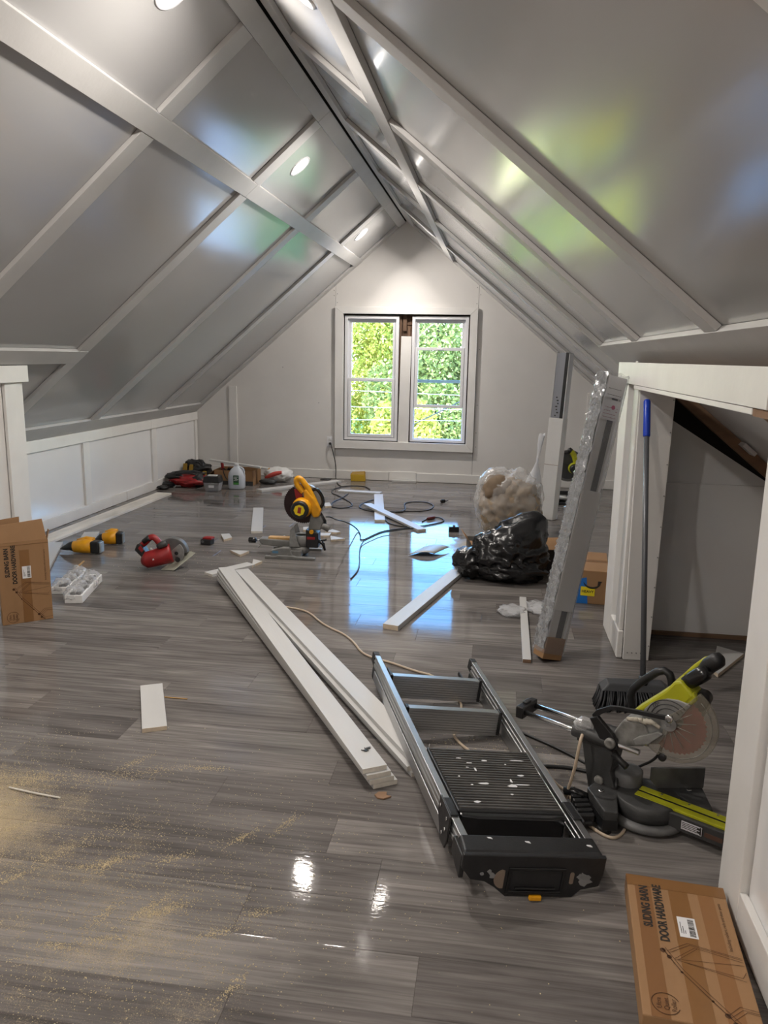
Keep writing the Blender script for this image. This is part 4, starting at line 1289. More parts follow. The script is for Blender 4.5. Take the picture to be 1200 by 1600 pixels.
obj('carry_handle', MB().tube([A @ Vector(p) for p in chaikin([(-.125, .13, .31), (-.138, .13, .365), (-.095, .13, .42), (-.035, .13, .48), (.0, .13, .465), (.005, .13, .40)], 1)], .014, 8), M_BLACKP, S1)
mb = MB()
for k in range(7):
    mb.tube([A @ Vector((-.075 + .012 * k, -.035, .345 + .003 * k)), A @ Vector((-.05 + .014 * k, -.04, .352 + .004 * (k % 3)))], [.007, .006], 6)
obj('dust_deposit', mb, mat('pale_sawdust', (.5, .46, .38), .95), S1)
mb = MB().prism([(-.03, .30), (.03, .335), (.045, .33), (.0, .28), (-.04, .265), (-.05, .28)][::-1], -.04, -.03, AS)
obj('hinge_bracket', mb, M_GREYM, S1, .003)
mb = MB()
crumple(mb, A @ Vector((-.225, -.035, .272)), (.03, .03, .022), 4, .3, 2.5, 3, False)
obj('tape_wad', mb, M_CLEARBAG, S1)

# ------------------------------------------------------------------ yellow mitre saw, middle of the floor
S2 = thing('miter_saw', 'yellow mitre saw with raised dark blade in the middle of floor', 'saw', (-1.44, 5.60, 0), (0, 0, math.radians(183)))
P2 = MxY    # x forward (to the left in the view), extruded in y; camera side is +y
M_CASTG = mat('cast_grey', (.22, .22, .212), .5, .3, var=.15, vscale=20)
mb = MB()
mb.prism([(-.15, 0), (.23, 0), (.23, .022), (.15, .022), (.13, .028), (.02, .028), (-.0, .022), (-.15, .018)], .125, .165, P2)
mb.prism([(.02, .02), (.19, .02), (.19, .06), (.10, .085), (.05, .085), (.04, .06)], .10, .15, P2)
mb.prism([(-.15, 0), (.23, 0), (.23, .022), (-.15, .02)], -.16, -.12, P2)
mb.prism([(.02, .02), (.19, .02), (.19, .06), (.10, .085), (.05, .085), (.04, .06)], -.15, -.10, P2)
mb.box((-.04, -.13, .012), (.10, .13, .06))
obj('base_casting', mb, M_CASTG, S2, .004)
obj('blue_sticker', MB().box((.13, .1505, .042), (.175, .1515, .06)), mat('blue_sticker', srgb(86, 130, 160), .5), S2)
obj('turntable', MB().lathe([(0, .02), (.07, .02), (.078, .03), (.078, .07), (.06, .078), (.0, .078)], 32), M_CASTG, S2)
obj('fence_hoop', MB().lathe([(.05, .078), (.066, .078), (.066, .155), (.062, .16), (.05, .16), (.048, .15)], 32, Matrix.Translation((-.02, 0, 0))), M_GREYM, S2)
for s in (-1, 1):
    obj('fence', MB().prism([(-.02, .078), (.06, .078), (.06, .12), (.055, .21), (.03, .235), (.02, .2), (.0, .12)], s * .075 - .006, s * .075 + .006, P2), M_GREYM, S2, .002)
obj('rear_fence', MB().box((.13, -.09, .085), (.14, -.02, .125)), M_GREYM, S2)
obj('miter_arm', MB().prism([(.04, .055), (.27, .075), (.30, .095), (.30, .125), (.04, .115)], -.045, .045, P2), M_CASTG, S2, .006)
obj('wood_insert', MB().box((.07, -.03, .118), (.235, .03, .135)), M_TAN, S2, .002)
obj('arm_rod', MB().cyl((.30, 0, .10), (.345, 0, .10), .006, 10), M_STEEL, S2)
obj('lock_knob', MB().tube([(.335, 0, .10), (.34, 0, .10), (.39, 0, .10), (.395, 0, .10)], [.012, .022, .022, .014], 14), M_BLACKG, S2)
obj('lock_lever', MB().tube([(.27, .03, .09), (.30, .04, .07), (.31, .045, .055)], .006, 8), M_STEEL, S2)
obj('pivot_block', MB().prism([(-.06, .07), (-.155, .07), (-.155, .185), (-.06, .21)][::-1], -.055, .055, P2), M_BLACKP, S2, .006)
obj('red_band', MB().box((-.13, .0552, .135), (-.07, .057, .155)), M_RED, S2)
obj('pivot_bolt', MB().cyl((-.105, .055, .195), (-.105, .068, .195), .016, 14), M_YEL, S2)
obj('bevel_lever', MB().tube([(-.14, .03, .13), (-.19, .035, .10), (-.205, .04, .05)], [.012, .014, .008], 10), M_BLACKG, S2)
obj('bevel_lever', MB().tube([(-.15, .03, .11), (-.215, .035, .135)], [.01, .008], 8), M_BLACKG, S2)
obj('head_arm', MB().prism([(-.075, .20), (-.165, .20), (-.185, .26), (-.155, .33), (-.10, .345), (-.085, .28)][::-1], -.04, .03, P2), M_CASTG, S2, .008)
obj('dust_port', MB().tube([(-.15, .0, .235), (-.195, .0, .225), (-.23, .0, .205)], [.02, .024, .023], 14), M_DUSTY, S2)
HB = P2 @ Matrix.Translation((-.03, .395, 0))
bl = obj('saw_blade', blade_mesh(MB(), (0, 0, -.01), .153, 60, .003, HB, .008), M_BLADEK, S2)
M_UG = M_GREYM
a0 = [(.158 * math.cos(math.radians(t)), .158 * math.sin(math.radians(t))) for t in range(62, 200, 8)]
obj('upper_guard', MB().prism(a0 + [(-.12, -.06), (-.05, -.05), (-.02, .04), (.02, .08)], -.024, .012, HB), M_UG, S2, .003)
obj('red_guard_plate', MB().prism([(.065, .115), (.03, .12), (-.0, .07), (.03, .0), (.05, .03)], .012, .016, HB), M_RED, S2)
mb = MB().tube([HB @ Vector((0, -.02, z)) for z in (.012, .03, .08, .10)], [.075, .078, .072, .06], 26)
mt = obj('motor_housing', mb, M_YEL, S2)
obj('motor_cap', MB().tube([HB @ Vector((.005, -.025, z)) for z in (.10, .112, .125)], [.069, .067, .058], 24), M_BLACKP, S2)
bd = obj('yellow_badge', MB().prism(circ(.042, 8, .005, -.025), .125, .1268, HB), mat('badge_yellow', srgb(236, 206, 20), .5), S2)
obj('badge_stripe', MB().prism([(-.006, -.05), (.02, -.045), (.012, .0), (-.012, -.004)], .1268, .1275, HB), M_RED, bd)
mb = MB().prism([(-.075, .39), (-.115, .30), (-.16, .31), (-.175, .36), (-.13, .44), (-.085, .49), (-.06, .52), (-.04, .50), (-.045, .45)][::1], -.02, .05, P2)
obj('head_cover', mb, M_YEL, S2, .012)
obj('handle_arch', MB().tube(chaikin([(-.155, .02, .345), (-.11, .02, .45), (-.06, .02, .54), (-.01, .02, .60), (.02, .02, .585), (.01, .02, .54), (-.035, .02, .49)], 2), .022, 12), M_YEL, S2)
obj('carry_handle', MB().tube(chaikin([(-.10, .01, .505), (-.135, .01, .52), (-.175, .01, .47), (-.19, .01, .41), (-.165, .01, .375)], 2), .013, 10), M_BLACKG, S2)
obj('spring_strut', MB().tube([(-.15, -.03, .34), (-.19, -.03, .26), (-.20, -.03, .20)], [.012, .014, .008], 8), M_BLACKP, S2)

# ------------------------------------------------------------------ second lime saw by the far wall
S3 = thing('miter_saw', 'lime and black mitre saw by the far wall behind package', 'saw', (.80, 8.33, 0), (0, 0, math.radians(182)))
mb = MB()
mb.box((-.26, -.15, .0), (.25, -.09, .03)); mb.box((-.26, .09, .0), (.25, .15, .03)); mb.box((-.25, -.1, .012), (-.1, .1, .05)); mb.box((.1, -.12, .012), (.24, .14, .07))
obj('base_casting', mb, M_BLACKP, S3, .006)
obj('table_plate', MB().box((-.25, -.13, .055), (.24, .13, .07)), M_GREYM, S3, .003)
obj('turntable', MB().lathe([(0, .02), (.1, .02), (.1, .078), (0, .078)], 30), M_GREYM, S3)
obj('fence', MB().box((-.24, -.05, .07), (.22, -.035, .12)), M_BLACKP, S3, .003)
obj('kerf_plate', MB().box((-.02, .0, .079), (.02, .24, .084)), M_DGREY, S3)
obj('head_arm', MB().prism([(-.11, .05), (-.17, .05), (-.17, .30), (-.09, .38), (-.05, .35), (-.10, .26)][::-1], -.03, .03, P2), M_DGREY, S3, .006)
HB = P2 @ Matrix.Translation((.01, .40, 0))
bl = obj('saw_blade', blade_mesh(MB(), (0, 0, .0), .15, 48, .003, HB, .008), M_DGREY, S3)
obj('blade_guard', MB().ring(circ(.168, 40), circ(.143, 40), -.012, .016, HB), veil('grey_guard', (.12, .12, .12), .75, .4), S3)
obj('upper_guard', MB().prism([(.13 * math.cos(math.radians(t)), .13 * math.sin(math.radians(t))) for t in range(30, 200, 10)] + [(-.06, -.03), (.03, .02)], -.02, .014, HB), M_DGREY, S3, .003)
obj('motor_housing', MB().tube([HB @ Vector((-.05, -.02, z)) for z in (.014, .04, .10)], [.055, .06, .055], 20), M_LIME, S3)
obj('motor_cap', MB().tube([HB @ Vector((-.05, -.02, z)) for z in (.10, .15, .16)], [.05, .05, .04], 20), M_BLACKP, S3)
obj('handle_arm', MB().tube(chaikin([HB @ Vector(p) for p in ((-.07, .02, .05), (-.06, .08, .05), (-.03, .14, .05), (-.01, .155, .05))], 2), .03, 10), M_LIME, S3)
obj('handle_grip', MB().tube([HB @ Vector(p) for p in ((-.02, .145, .05), (.0, .165, .05), (.015, .18, .05), (.02, .185, .05))], [.028, .03, .026, .012], 12), M_BLACKP, S3)
board('white scrap board on the floor right of far lime saw', (1.02, 8.8, 0), (1.2, 8.85, 0), .09)
board('white scrap standing behind the far lime saw', (.60, 9.0, 0), (.78, 9.02, 0), .03, .12)

# ------------------------------------------------------------------ red circular saw
S4 = thing('circular_saw', 'red cordless circular saw with grey shoe on the floor', 'saw', (-2.27, 5.03, 0), (0, 0, math.radians(6)))
# drawn in x (right in view), z up; tipped forward on its nose
T4 = MxY
obj('motor_housing', MB().tube([(-.125, -.05, .068), (-.115, -.055, .07), (-.04, -.03, .088), (.03, -.005, .11), (.05, .0, .115)], [.042, .058, .062, .07, .066], 22), M_RED, S4)
obj('motor_end', MB().tube([(-.13, -.053, .066), (-.124, -.05, .068)], [.03, .042], 18), mat('dark_red_plastic', srgb(112, 20, 24), .45), S4)
obj('maker_plate', MB().prism([(-.085, .075), (-.05, .095), (-.045, .085), (-.08, .065)], -.098, -.094, T4), M_PAPER, S4)
bt = obj('battery', MB().prism([(-.205, .135), (-.135, .06), (-.105, .085), (-.155, .175), (-.185, .18)][::1], -.04, .04, T4), M_BLACKP, S4, .008)
obj('battery_latch', MB().prism([(-.175, .15), (-.15, .12), (-.135, .14), (-.16, .17)], -.043, -.039, T4), M_RED, bt)
obj('handle', MB().tube(chaikin([(-.16, 0, .165), (-.13, 0, .19), (-.10, 0, .222), (-.07, 0, .225), (-.035, 0, .18), (-.01, 0, .155)], 2), .022, 12), M_RED, S4)
obj('handle_grip', MB().tube([(-.145, 0, .185), (-.115, 0, .21), (-.10, 0, .218)], .024, 12), M_BLACKP, S4)
obj('white_sticker', MB().prism([(-.095, .145), (-.068, .12), (-.06, .13), (-.088, .155)], -.03, -.027, T4), M_PAPER, S4)
obj('front_grip', MB().tube([(-.03, -.045, .165), (.0, -.05, .185), (.03, -.045, .195)], [.02, .024, .02], 12), M_DGREY, S4)
CB = T4 @ Matrix.Translation((.055, .115, 0))
arc = [(.105 * math.cos(math.radians(t)), .105 * math.sin(math.radians(t))) for t in range(0, 146, 8)]
obj('upper_guard', MB().prism(arc + [(-.05, .01), (.0, -.02)], .0, .055, CB), M_MGREY, S4, .005)
obj('saw_blade', blade_mesh(MB(), (0, 0, .028), .092, 24, .002, CB), M_STEEL, S4)
obj('lower_guard', MB().prism([(.086 * math.cos(math.radians(t)), .086 * math.sin(math.radians(t))) for t in range(-120, 60, 10)] + [(-.0, .02)], -.01, -.002, CB), M_GREYM, S4, .003)
obj('shoe_plate', MB().hexa([(-.01, -.07, .002), (.085, -.075, .003), (.205, .05, .10), (.13, .06, .115), (-.01, -.07, .008), (.085, -.075, .009), (.205, .05, .106), (.13, .06, .121)]), mat('olive_grey_metal', (.36, .36, .30), .5, .5), S4, .002)
obj('depth_knob', MB().cyl((.095, -.03, .075), (.105, -.045, .075), .017, 14), M_BLACKP, S4)
obj('depth_knob', MB().cyl((.085, -.02, .118), (.095, -.035, .118), .012, 12), M_BLACKP, S4)

# red and black battery on the floor
b = thing('battery_pack', 'black and dark red battery pack on floor above circular saw', 'battery', (-2.235, 5.76, 0), (0, 0, math.radians(-8)))
obj('shell', MB().box((-.047, -.035, .0), (.04, .04, .048)), M_BLACKP, b, .008)
obj('rail_top', MB().box((-.03, -.028, .044), (.048, .033, .062)), M_RED, b, .006)
obj('terminal', MB().cyl((-.025, -.036, .028), (-.025, -.033, .028), .011, 12), M_MGREY, b)

# ------------------------------------------------------------------ two yellow cordless nailers
def nailer(label, loc, rz, s):
    t = thing('cordless_tool', label, 'power tool', loc, (0, 0, rz), 'yellow cordless tools')
    obj('tool_body', MB().tube([(-.075 * s, 0, .046), (-.07 * s, 0, .048), (.0, 0, .055), (.055 * s, 0, .054), (.062 * s, 0, .054)], [.036, .044, .053, .051, .042], 20), M_YEL, t)
    obj('nose', MB().tube([(-.07 * s, 0, .05), (-.10 * s, 0, .052), (-.15 * s, 0, .035), (-.175 * s, 0, .028)], [.042, .034, .016, .006], 14), M_BLACKP, t)
    obj('battery', MB().box((.06 * s, -.042, .008), (.125 * s, .042, .1)), M_BLACKP, t, .012)
    obj('base_plate', MB().box((.1255 * s, -.036, .012), (.136 * s, .036, .094)), M_GREYM, t, .006)
    obj('handle', MB().tube([(-.06 * s, .03, .085), (.0, .05, .10), (.06 * s, .04, .098)], [.018, .02, .018], 10), M_YEL, t)
    obj('trigger', MB().box((-.03 * s, .035, .062), (.01 * s, .06, .085)), M_BLACKP, t, .004)
nailer('yellow cordless nailer with pointed black nose, nearest of two', (-3.035, 5.30, 0), math.radians(4), 1.05)
nailer('yellow cordless tool behind the pointed nailer on left', (-2.975, 5.60, 0), math.radians(14), .75)
# ------------------------------------------------------------------ rubbish bags and the cartons under them
cb = thing('trash_bag', 'clear trash bag full of brown packing paper in an open carton', 'bag', (.14, 6.48, 0))
mb = MB()
crumple(mb, (0, 0, .30), (.255, .22, .255), 2, .13, 2.3, 5, True, (((-.3, .0, .9), .24, 10), ((.6, .0, .75), .16, 12), ((-.9, 0, .2), .08, 6)), .02, .75, .12)
obj('bag_film', mb, M_CLEARBAG, cb)
mb = MB()
M_KRAFT = mat('brown_kraft_paper', srgb(152, 134, 112), .85, var=.18, vscale=9, bump=.3, bscale=25)
crumple(mb, (.01, .0, .27), (.235, .20, .225), 5, .16, 2.7, 5, True, (), .03, .8)
obj('packing_paper', mb, M_KRAFT, cb)
mb = MB()
crumple(mb, (-.10, -.08, .44), (.115, .10, .11), 9, .22, 2.3, 3, False)
obj('packing_paper', mb, mat('dull_kraft_paper', srgb(128, 110, 90), .85, var=.2, vscale=9, bump=.3, bscale=25), cb)
# knotted tail
mb = MB()
rows = []
for i in range(22):
    t = i / 21
    c = Vector((.195 + .05 * t, -.04 - .02 * t, .50 + .40 * t))
    wv = .055 * max(0, 1 - t * 2.2) ** 1.4 + .009 + .028 * max(0, t - .45)
    rows.append([c + Vector((wv * math.cos(a + t * 2) * (1 + .3 * math.sin(3 * a + 5 * t)), wv * .5 * math.sin(a + t * 2), .012 * math.sin(2 * a + t * 4))) for a in np.linspace(0, 2 * math.pi, 11)[:-1]])
mb.grid(rows, True, True)
obj('bag_tail', mb, veil('white_bag_film', (.78, .79, .82), .6, .3), cb)
def carton(name, label, loc, rz, w, d, h, m_in, flaps):
    t = thing(name, label, 'box', loc, (0, 0, rz), 'cartons under the trash bags')
    mb = MB()
    mb.box((-w / 2, -d / 2, 0), (w / 2, d / 2, .004))
    for a, c in (((-w / 2, -d / 2, .004), (w / 2, -d / 2 + .004, h)), ((-w / 2, d / 2 - .004, .004), (w / 2, d / 2, h)), ((-w / 2, -d / 2 + .004, .004), (-w / 2 + .004, d / 2 - .004, h)), ((w / 2 - .004, -d / 2 + .004, .004), (w / 2, d / 2 - .004, h))):
        mb.box(a, c)
    obj('carton', mb, m_in, t, .001)
    for P in flaps:
        n = (Vector(P[1]) - Vector(P[0])).cross(Vector(P[3]) - Vector(P[0])).normalized() * .004
        obj('flap', MB().hexa([Vector(p) for p in P] + [Vector(p) + n for p in P]), M_CARD, t)
    return t
M_CARDGREY = mat('grey_lined_carton', (.16, .145, .125), .8)
carton('cardboard_box', 'open dark carton holding the clear trash bag', (.10, 6.10, 0), math.radians(8), .56, .16, .085, M_CARDGREY,
       [[(-.27, -.08, .085), (.22, -.08, .085), (.20, -.20, .035), (-.25, -.20, .045)], [(-.28, -.08, .085), (-.28, .08, .085), (-.33, .06, .15), (-.31, -.08, .12)]])
carton('cardboard_box', 'carton with raised brown flap right of the black bag', (.44, 5.62, 0), math.radians(4), .30, .34, .17, M_BLACKP,
       [[(-.14, -.17, .172), (.17, -.17, .172), (.16, -.02, .232), (-.10, -.02, .222)]])
kb = thing('trash_bag', 'crumpled black trash bag on the floor by the reflection', 'bag', (.08, 5.26, 0))
mb = MB()
crumple(mb, (.02, .0, .15), (.23, .16, .155), 3, .2, 2.6, 5, True, (((.42, .1, .9), .85, 9), ((.25, 0, .95), .2, 5), ((.95, .0, .25), .25, 6), ((-.2, -.5, .8), .1, 5)), .001, 1.0, .3)
obj('bag_body', mb, M_BLKBAG, kb)
mb = MB()
crumple(mb, (-.195, -.01, .10), (.105, .12, .085), 6, .24, 2.5, 4, True, (((-.9, 0, .5), .25, 4), ((0, 0, 1), .25, 4)), .001)
obj('bag_fold', mb, M_BLKBAG, kb)
mb = MB()
crumple(mb, (.06, -.06, .085), (.22, .13, .085), 8, .2, 2.8, 4, True, (), .001)
obj('bag_fold', mb, M_BLKBAG, kb)
bt = thing('bottle', 'small bottle with orange cap poking out of black bag', 'bottle', (-.205, 5.40, .05), (math.radians(0), math.radians(-96), math.radians(10)))
obj('bottle_body', MB().lathe([(0, -.08), (.028, -.08), (.03, -.07), (.03, -.01), (.014, .012), (.013, .02), (0, .02)], 16), mat('pale_plastic', (.5, .55, .58), .3), bt)
obj('cap', MB().lathe([(0, .045), (.015, .045), (.017, .04), (.017, .018), (0, .018)], 14), mat('orange_cap', srgb(214, 92, 44), .45), bt)
def scrap(label, c, r, seed):
    t = MB()
    crumple(t, (0, 0, .012), r, seed, .45, 3.0, 3, True, (), .001)
    o = obj('plastic_film', t, M_FILM)
    o.location = c
    tag(o, label, 'plastic scrap')
scrap('scrap of clear film left of the narrow white strip', (.15, 4.52, 0), (.07, .08, .022), 1)
scrap('scrap of clear film between white strip and package', (.315, 4.62, 0), (.06, .10, .02), 2)

# ------------------------------------------------------------------ far left corner
def slab(label, loc, rz, w, d, h, m, name, cat): pass
tb = thing('tool_bag', 'red and black tool bag against the left knee wall corner', 'bag', (-3.46, 8.36, 0), (0, 0, .1))
mb = MB()
crumple(mb, (.03, 0, .075), (.20, .14, .075), 12, .2, 2.2, 4, True, (), .001)
obj('bag_body', mb, M_RED, tb)
for p, r, s in (((-.13, -.06, .12), (.10, .05, .035), 1), ((.0, .02, .145), (.16, .06, .03), 2), ((.13, -.05, .08), (.07, .07, .07), 3), ((-.2, -.08, .03), (.07, .05, .03), 4)):
    mb = MB()
    crumple(mb, p, r, s, .3, 2.5, 3, p[2] < .1, (), .001)
    obj('dark_pocket', mb, M_BLACKP, tb)
obj('strap', MB().tube(chaikin([(-.2, -.05, .06), (-.12, -.1, .15), (.05, -.1, .17), (.18, -.06, .12)], 2), .009, 6), M_BLACKP, tb)
yb = thing('tool_bag', 'black and yellow tool bag behind the red one', 'bag', (-3.53, 8.86, 0), (0, 0, -.1))
mb = MB()
crumple(mb, (0, 0, .11), (.15, .10, .11), 15, .25, 2.4, 4, True, (((-.7, 0, .7), .25, 6),), .001)
obj('bag_body', mb, M_BLACKP, yb)
for x, z in ((-.12, .17), (-.04, .16), (.13, .09)):
    mb = MB()
    mb.hexa([(x - .03, -.115, z - .05), (x + .03, -.112, z - .05), (x + .025, -.09, z - .05), (x - .025, -.09, z - .05), (x - .022, -.105, z + .03), (x + .028, -.10, z + .03), (x + .02, -.08, z + .03), (x - .02, -.08, z + .03)])
    obj('yellow_pocket', mb, mat('ochre_fabric_%d' % int(z * 100), srgb(150, 118, 40), .8), yb, .006)
for x in (-.1, .02):
    obj('bag_handle', MB().tube(chaikin([(x - .04, -.06, .16), (x - .03, -.06, .22), (x + .03, -.06, .22), (x + .05, -.06, .15)], 2), .008, 6), M_BLACKP, yb)
M_TUB = veil('clear_tub', (.5, .5, .52), .35, .2)
tu = thing('storage_tub', 'clear plastic tub with black lid beside the water jug', 'tub', (-3.075, 8.14, 0), (0, 0, .06))
mb = MB()
mb.hexa([(-.075, -.06, 0), (.075, -.06, 0), (.075, .06, 0), (-.075, .06, 0), (-.092, -.075, .10), (.092, -.075, .10), (.092, .075, .10), (-.092, .075, .10)])
obj('tub_body', mb, M_TUB, tu, .008)
obj('tub_contents', MB().box((-.065, -.05, .006), (.065, .05, .06)), mat('grey_contents', (.25, .25, .26), .7), tu, .01)
obj('tub_lid', MB().hexa([(-.098, -.08, .10), (.098, -.08, .10), (.098, .08, .10), (-.098, .08, .10), (-.088, -.07, .165), (.088, -.07, .165), (.08, .07, .175), (-.08, .07, .175)]), M_BLACKP, tu, .01)
obj('lid_label', MB().box((-.05, -.035, .166), (.05, .02, .178)), M_PAPER, tu)
obj('front_sticker', MB().box((-.03, -.0735, .045), (.03, -.0705, .072)), M_PAPER, tu)
jg = thing('water_jug', 'translucent gallon water jug with green label by the carton', 'jug', (-2.865, 8.33, 0), (0, 0, 0))
M_JUG = veil('milky_jug', (.66, .70, .76), .72, .3)
prof = [(.05, 0), (.08, .004), (.088, .02), (.088, .15), (.082, .185), (.06, .222), (.032, .25), (.024, .258), (.022, .28)]
mb = MB()
rows = []
for r, z in prof:
    rows.append([(r * (abs(math.cos(a)) ** .6) * math.copysign(1, math.cos(a)), r * (abs(math.sin(a)) ** .6) * math.copysign(1, math.sin(a)), z) for a in np.linspace(0, 2 * math.pi, 29)[:-1]])
mb.grid(rows, True, True)
obj('jug_body', mb, M_JUG, jg)
obj('water', MB().box((-.07, -.07, .01), (.07, .07, .16)), veil('water_in_jug', (.6, .66, .74), .2, .05), jg, .02)
obj('jug_cap', MB().lathe([(0, .285), (.022, .285), (.024, .28), (.024, .262), (0, .262)], 16), M_VINYL, jg)
obj('jug_handle', MB().tube(chaikin([(.03, .0, .245), (.075, .0, .235), (.088, 0, .19), (.08, 0, .15)], 2), .011, 8), M_JUG, jg)
lb = obj('jug_label', MB().box((-.012, -.0905, .06), (.052, -.088, .165)), mat('dark_green_label', srgb(24, 74, 44), .5), jg)
mb = MB()
for z, x0, x1 in ((.145, .0, .045), (.132, -.006, .03), (.118, .004, .046), (.104, -.004, .04)):
    mb.box((x0, -.0915, z), (x1, -.0904, z + .006))
obj('label_print', mb, M_PAPER, lb)
obj('label_print', MB().box((-.01, -.0915, .064), (.05, -.0904, .084)), mat('bright_green', srgb(80, 160, 70), .5), lb)
ct = thing('cardboard_box', 'open brown carton of cords and tools behind water jug', 'box', (-2.985, 8.72, 0), (0, 0, .02))
mb = MB()
w, d, h = .46, .34, .17
mb.box((-w / 2, -d / 2, 0), (w / 2, d / 2, .004))
for a, c in (((-w / 2, -d / 2, .004), (w / 2, -d / 2 + .004, h)), ((-w / 2, d / 2 - .004, .004), (w / 2, d / 2, h)), ((-w / 2, -d / 2, .004), (-w / 2 + .004, d / 2, h)), ((w / 2 - .004, -d / 2, .004), (w / 2, d / 2, h))):
    mb.box(a, c)
obj('carton', mb, M_CARD, ct)
obj('carton_skirt', MB().box((-w / 2 - .001, -d / 2 - .002, .0), (w / 2 + .002, -d / 2 - .0005, .05)), M_DGREY, ct)
obj('flap', MB().hexa([(-w / 2, -d / 2, h), (-w / 2, d / 2, h), (-w / 2 - .10, d / 2, h - .10), (-w / 2 - .12, -d / 2, h - .10), (-w / 2, -d / 2, h + .004), (-w / 2, d / 2, h + .004), (-w / 2 - .10, d / 2, h - .096), (-w / 2 - .12, -d / 2, h - .096)]), M_CARD, ct)
mb = MB()
rng = random.Random(8)
for k in range(9):
    c = Vector((rng.uniform(-.16, .16), rng.uniform(-.1, .08), h - .03))
    mb.tube(chaikin([c + Vector((rng.uniform(-.08, .08), rng.uniform(-.06, .06), rng.uniform(-.04, .05))) for _ in range(6)], 2), .006, 6)
obj('cord_tangle', mb, M_CORDK, ct)['kind'] = 'stuff'
obj('red_tool_handle', MB().tube([(-.16, -.05, .12), (-.175, -.05, .25), (-.18, -.05, .26)], [.018, .018, .01], 10), M_RED, ct)
obj('hanging_cord', MB().tube(chaikin([(-.12, -.15, .175), (-.12, -.178, .165), (-.1, -.178, .1), (-.07, -.178, .06)], 2), .006, 6), M_CORDK, ct)
board('long white board resting over the corner carton, upper one', (-3.28, 8.60, .272), (-2.66, 8.58, .208), .07, .018)
board('second white board resting over the corner carton', (-3.16, 8.70, .238), (-2.60, 8.70, .178), .08, .018, mats=[M_BOARD, M_TAN])
pb = thing('plastic_bag', 'white plastic bag with red print near the far baseboard', 'bag', (-2.555, 8.95, 0))
mb = MB()
crumple(mb, (0, 0, .085), (.165, .12, .085), 21, .14, 2.0, 4, True, (), .001)
obj('bag_film', mb, mat('white_carrier_bag', (.70, .70, .69), .4, bump=.3, bscale=25), pb)
mb = MB()
rows = []
for k in range(12):
    t = k / 11
    rows.append([(-.13 + .21 * t, -.145 - .012 * math.sin(t * 3.1), .04 + .075 * t + .0 + j * (.016 + .012 * math.sin(t * 3))) for j in (0, 1, 2)])
mb.grid(rows)
pr = obj('red_print', mb, mat('red_print', srgb(206, 84, 76), .5), pb)
md = pr.modifiers.new('t', 'SOLIDIFY'); md.thickness = .003
tag(obj('dark_pouch', crumple(MB(), (-2.62, 8.72, .03), (.09, .05, .03), 5, .3, 2.4, 3, True, (), .001), M_DGREY), 'dark pouch on floor in front of the white plastic bag', 'pouch')
tag(obj('dark_glove', crumple(MB(), (-3.645, 8.10, .022), (.06, .05, .022), 7, .3, 2.4, 3, True, (), .001), M_BLACKP), 'dark glove by the knee wall left of red bag', 'glove')

# ------------------------------------------------------------------ foam trays with bagged hardware
def tray(label, loc, rz, L, w, h):
    t = thing('foam_tray', label, 'tray', loc, (0, 0, rz), 'foam trays with hardware')
    mb = MB()
    g = .014
    mb.ring([(-w / 2, -L / 2), (w / 2, -L / 2), (w / 2, L / 2), (-w / 2, L / 2)], [(-w / 2 + g, -L / 2 + g), (w / 2 - g, -L / 2 + g), (w / 2 - g, L / 2 - g), (-w / 2 + g, L / 2 - g)], 0, h)
    mb.box((-w / 2 + .001, -L / 2 + .001, .001), (w / 2 - .001, L / 2 - .001, .012))
    obj('tray_shell', mb, M_FOAM, t, .003)
    rng = random.Random(int(L * 1000))
    for k in range(4):
        y = -L / 2 + .06 + (L - .12) * k / 3
        mb = MB()
        crumple(mb, (rng.uniform(-.015, .015), y, h * .7 + .008), (w * .42, .055, .042), 30 + k, .4, 2.6, 3, True, (), .013)
        obj('hardware_bag', mb, M_FILM, t)
        mb = MB()
        for j in range(3):
            x = rng.uniform(-.02, .02)
            mb.cyl((x - .012, y + rng.uniform(-.02, .02), h * .6 + .006 * j), (x + .014, y + rng.uniform(-.02, .02), h * .7 + .008 * j), rng.uniform(.007, .013), 10)
        obj('black_bolt', mb, M_BLACKP, t)
tray('white foam tray of bagged hardware, right of two', (-2.535, 4.40, 0), math.radians(14), .47, .105, .05)
tray('white foam tray half hidden behind the standing box', (-2.70, 4.52, 0), math.radians(12), .40, .10, .045)

# ------------------------------------------------------------------ small things on the far floor
yx = thing('tool_case', 'small yellow case on the floor beneath the window', 'case', (-1.625, 9.225, 0), (0, 0, .05))
obj('case_body', MB().hexa([(-.09, -.05, 0), (.085, -.05, 0), (.085, .05, 0), (-.09, .05, 0), (-.095, -.05, .085), (.08, -.05, .085), (.08, .045, .09), (-.095, .045, .09)]), mat('case_yellow', srgb(196, 158, 40), .55), yx, .006)
obj('case_lid', MB().hexa([(-.095, -.05, .086), (.082, -.05, .086), (.082, .05, .09), (-.095, .05, .09), (-.08, -.04, .098), (.06, -.03, .112), (.075, .045, .118), (-.08, .045, .104)]), mat('case_lid_ochre', srgb(150, 116, 30), .6), yx, .004)
bk = thing('battery_pack', 'black battery pack on floor between cords and clear bag', 'battery', (-.318, 6.66, 0), (0, 0, .1))
obj('shell', MB().box((-.045, -.03, 0), (.045, .03, .048)), M_BLACKG, bk, .005)
obj('terminal', MB().box((-.01, -.012, .048), (.012, .012, .058)), M_MGREY, bk, .002)
sk = thing('plug_adapter', 'small black plug end lying alone right of cord loops', 'plug', (-.50, 8.02, .018), (0, 0, .4))
obj('plug_body', MB().tube([(-.035, 0, 0), (-.025, 0, 0), (.012, 0, .0), (.018, 0, 0)], [.012, .019, .017, .01], 12), M_BLACKG, sk)
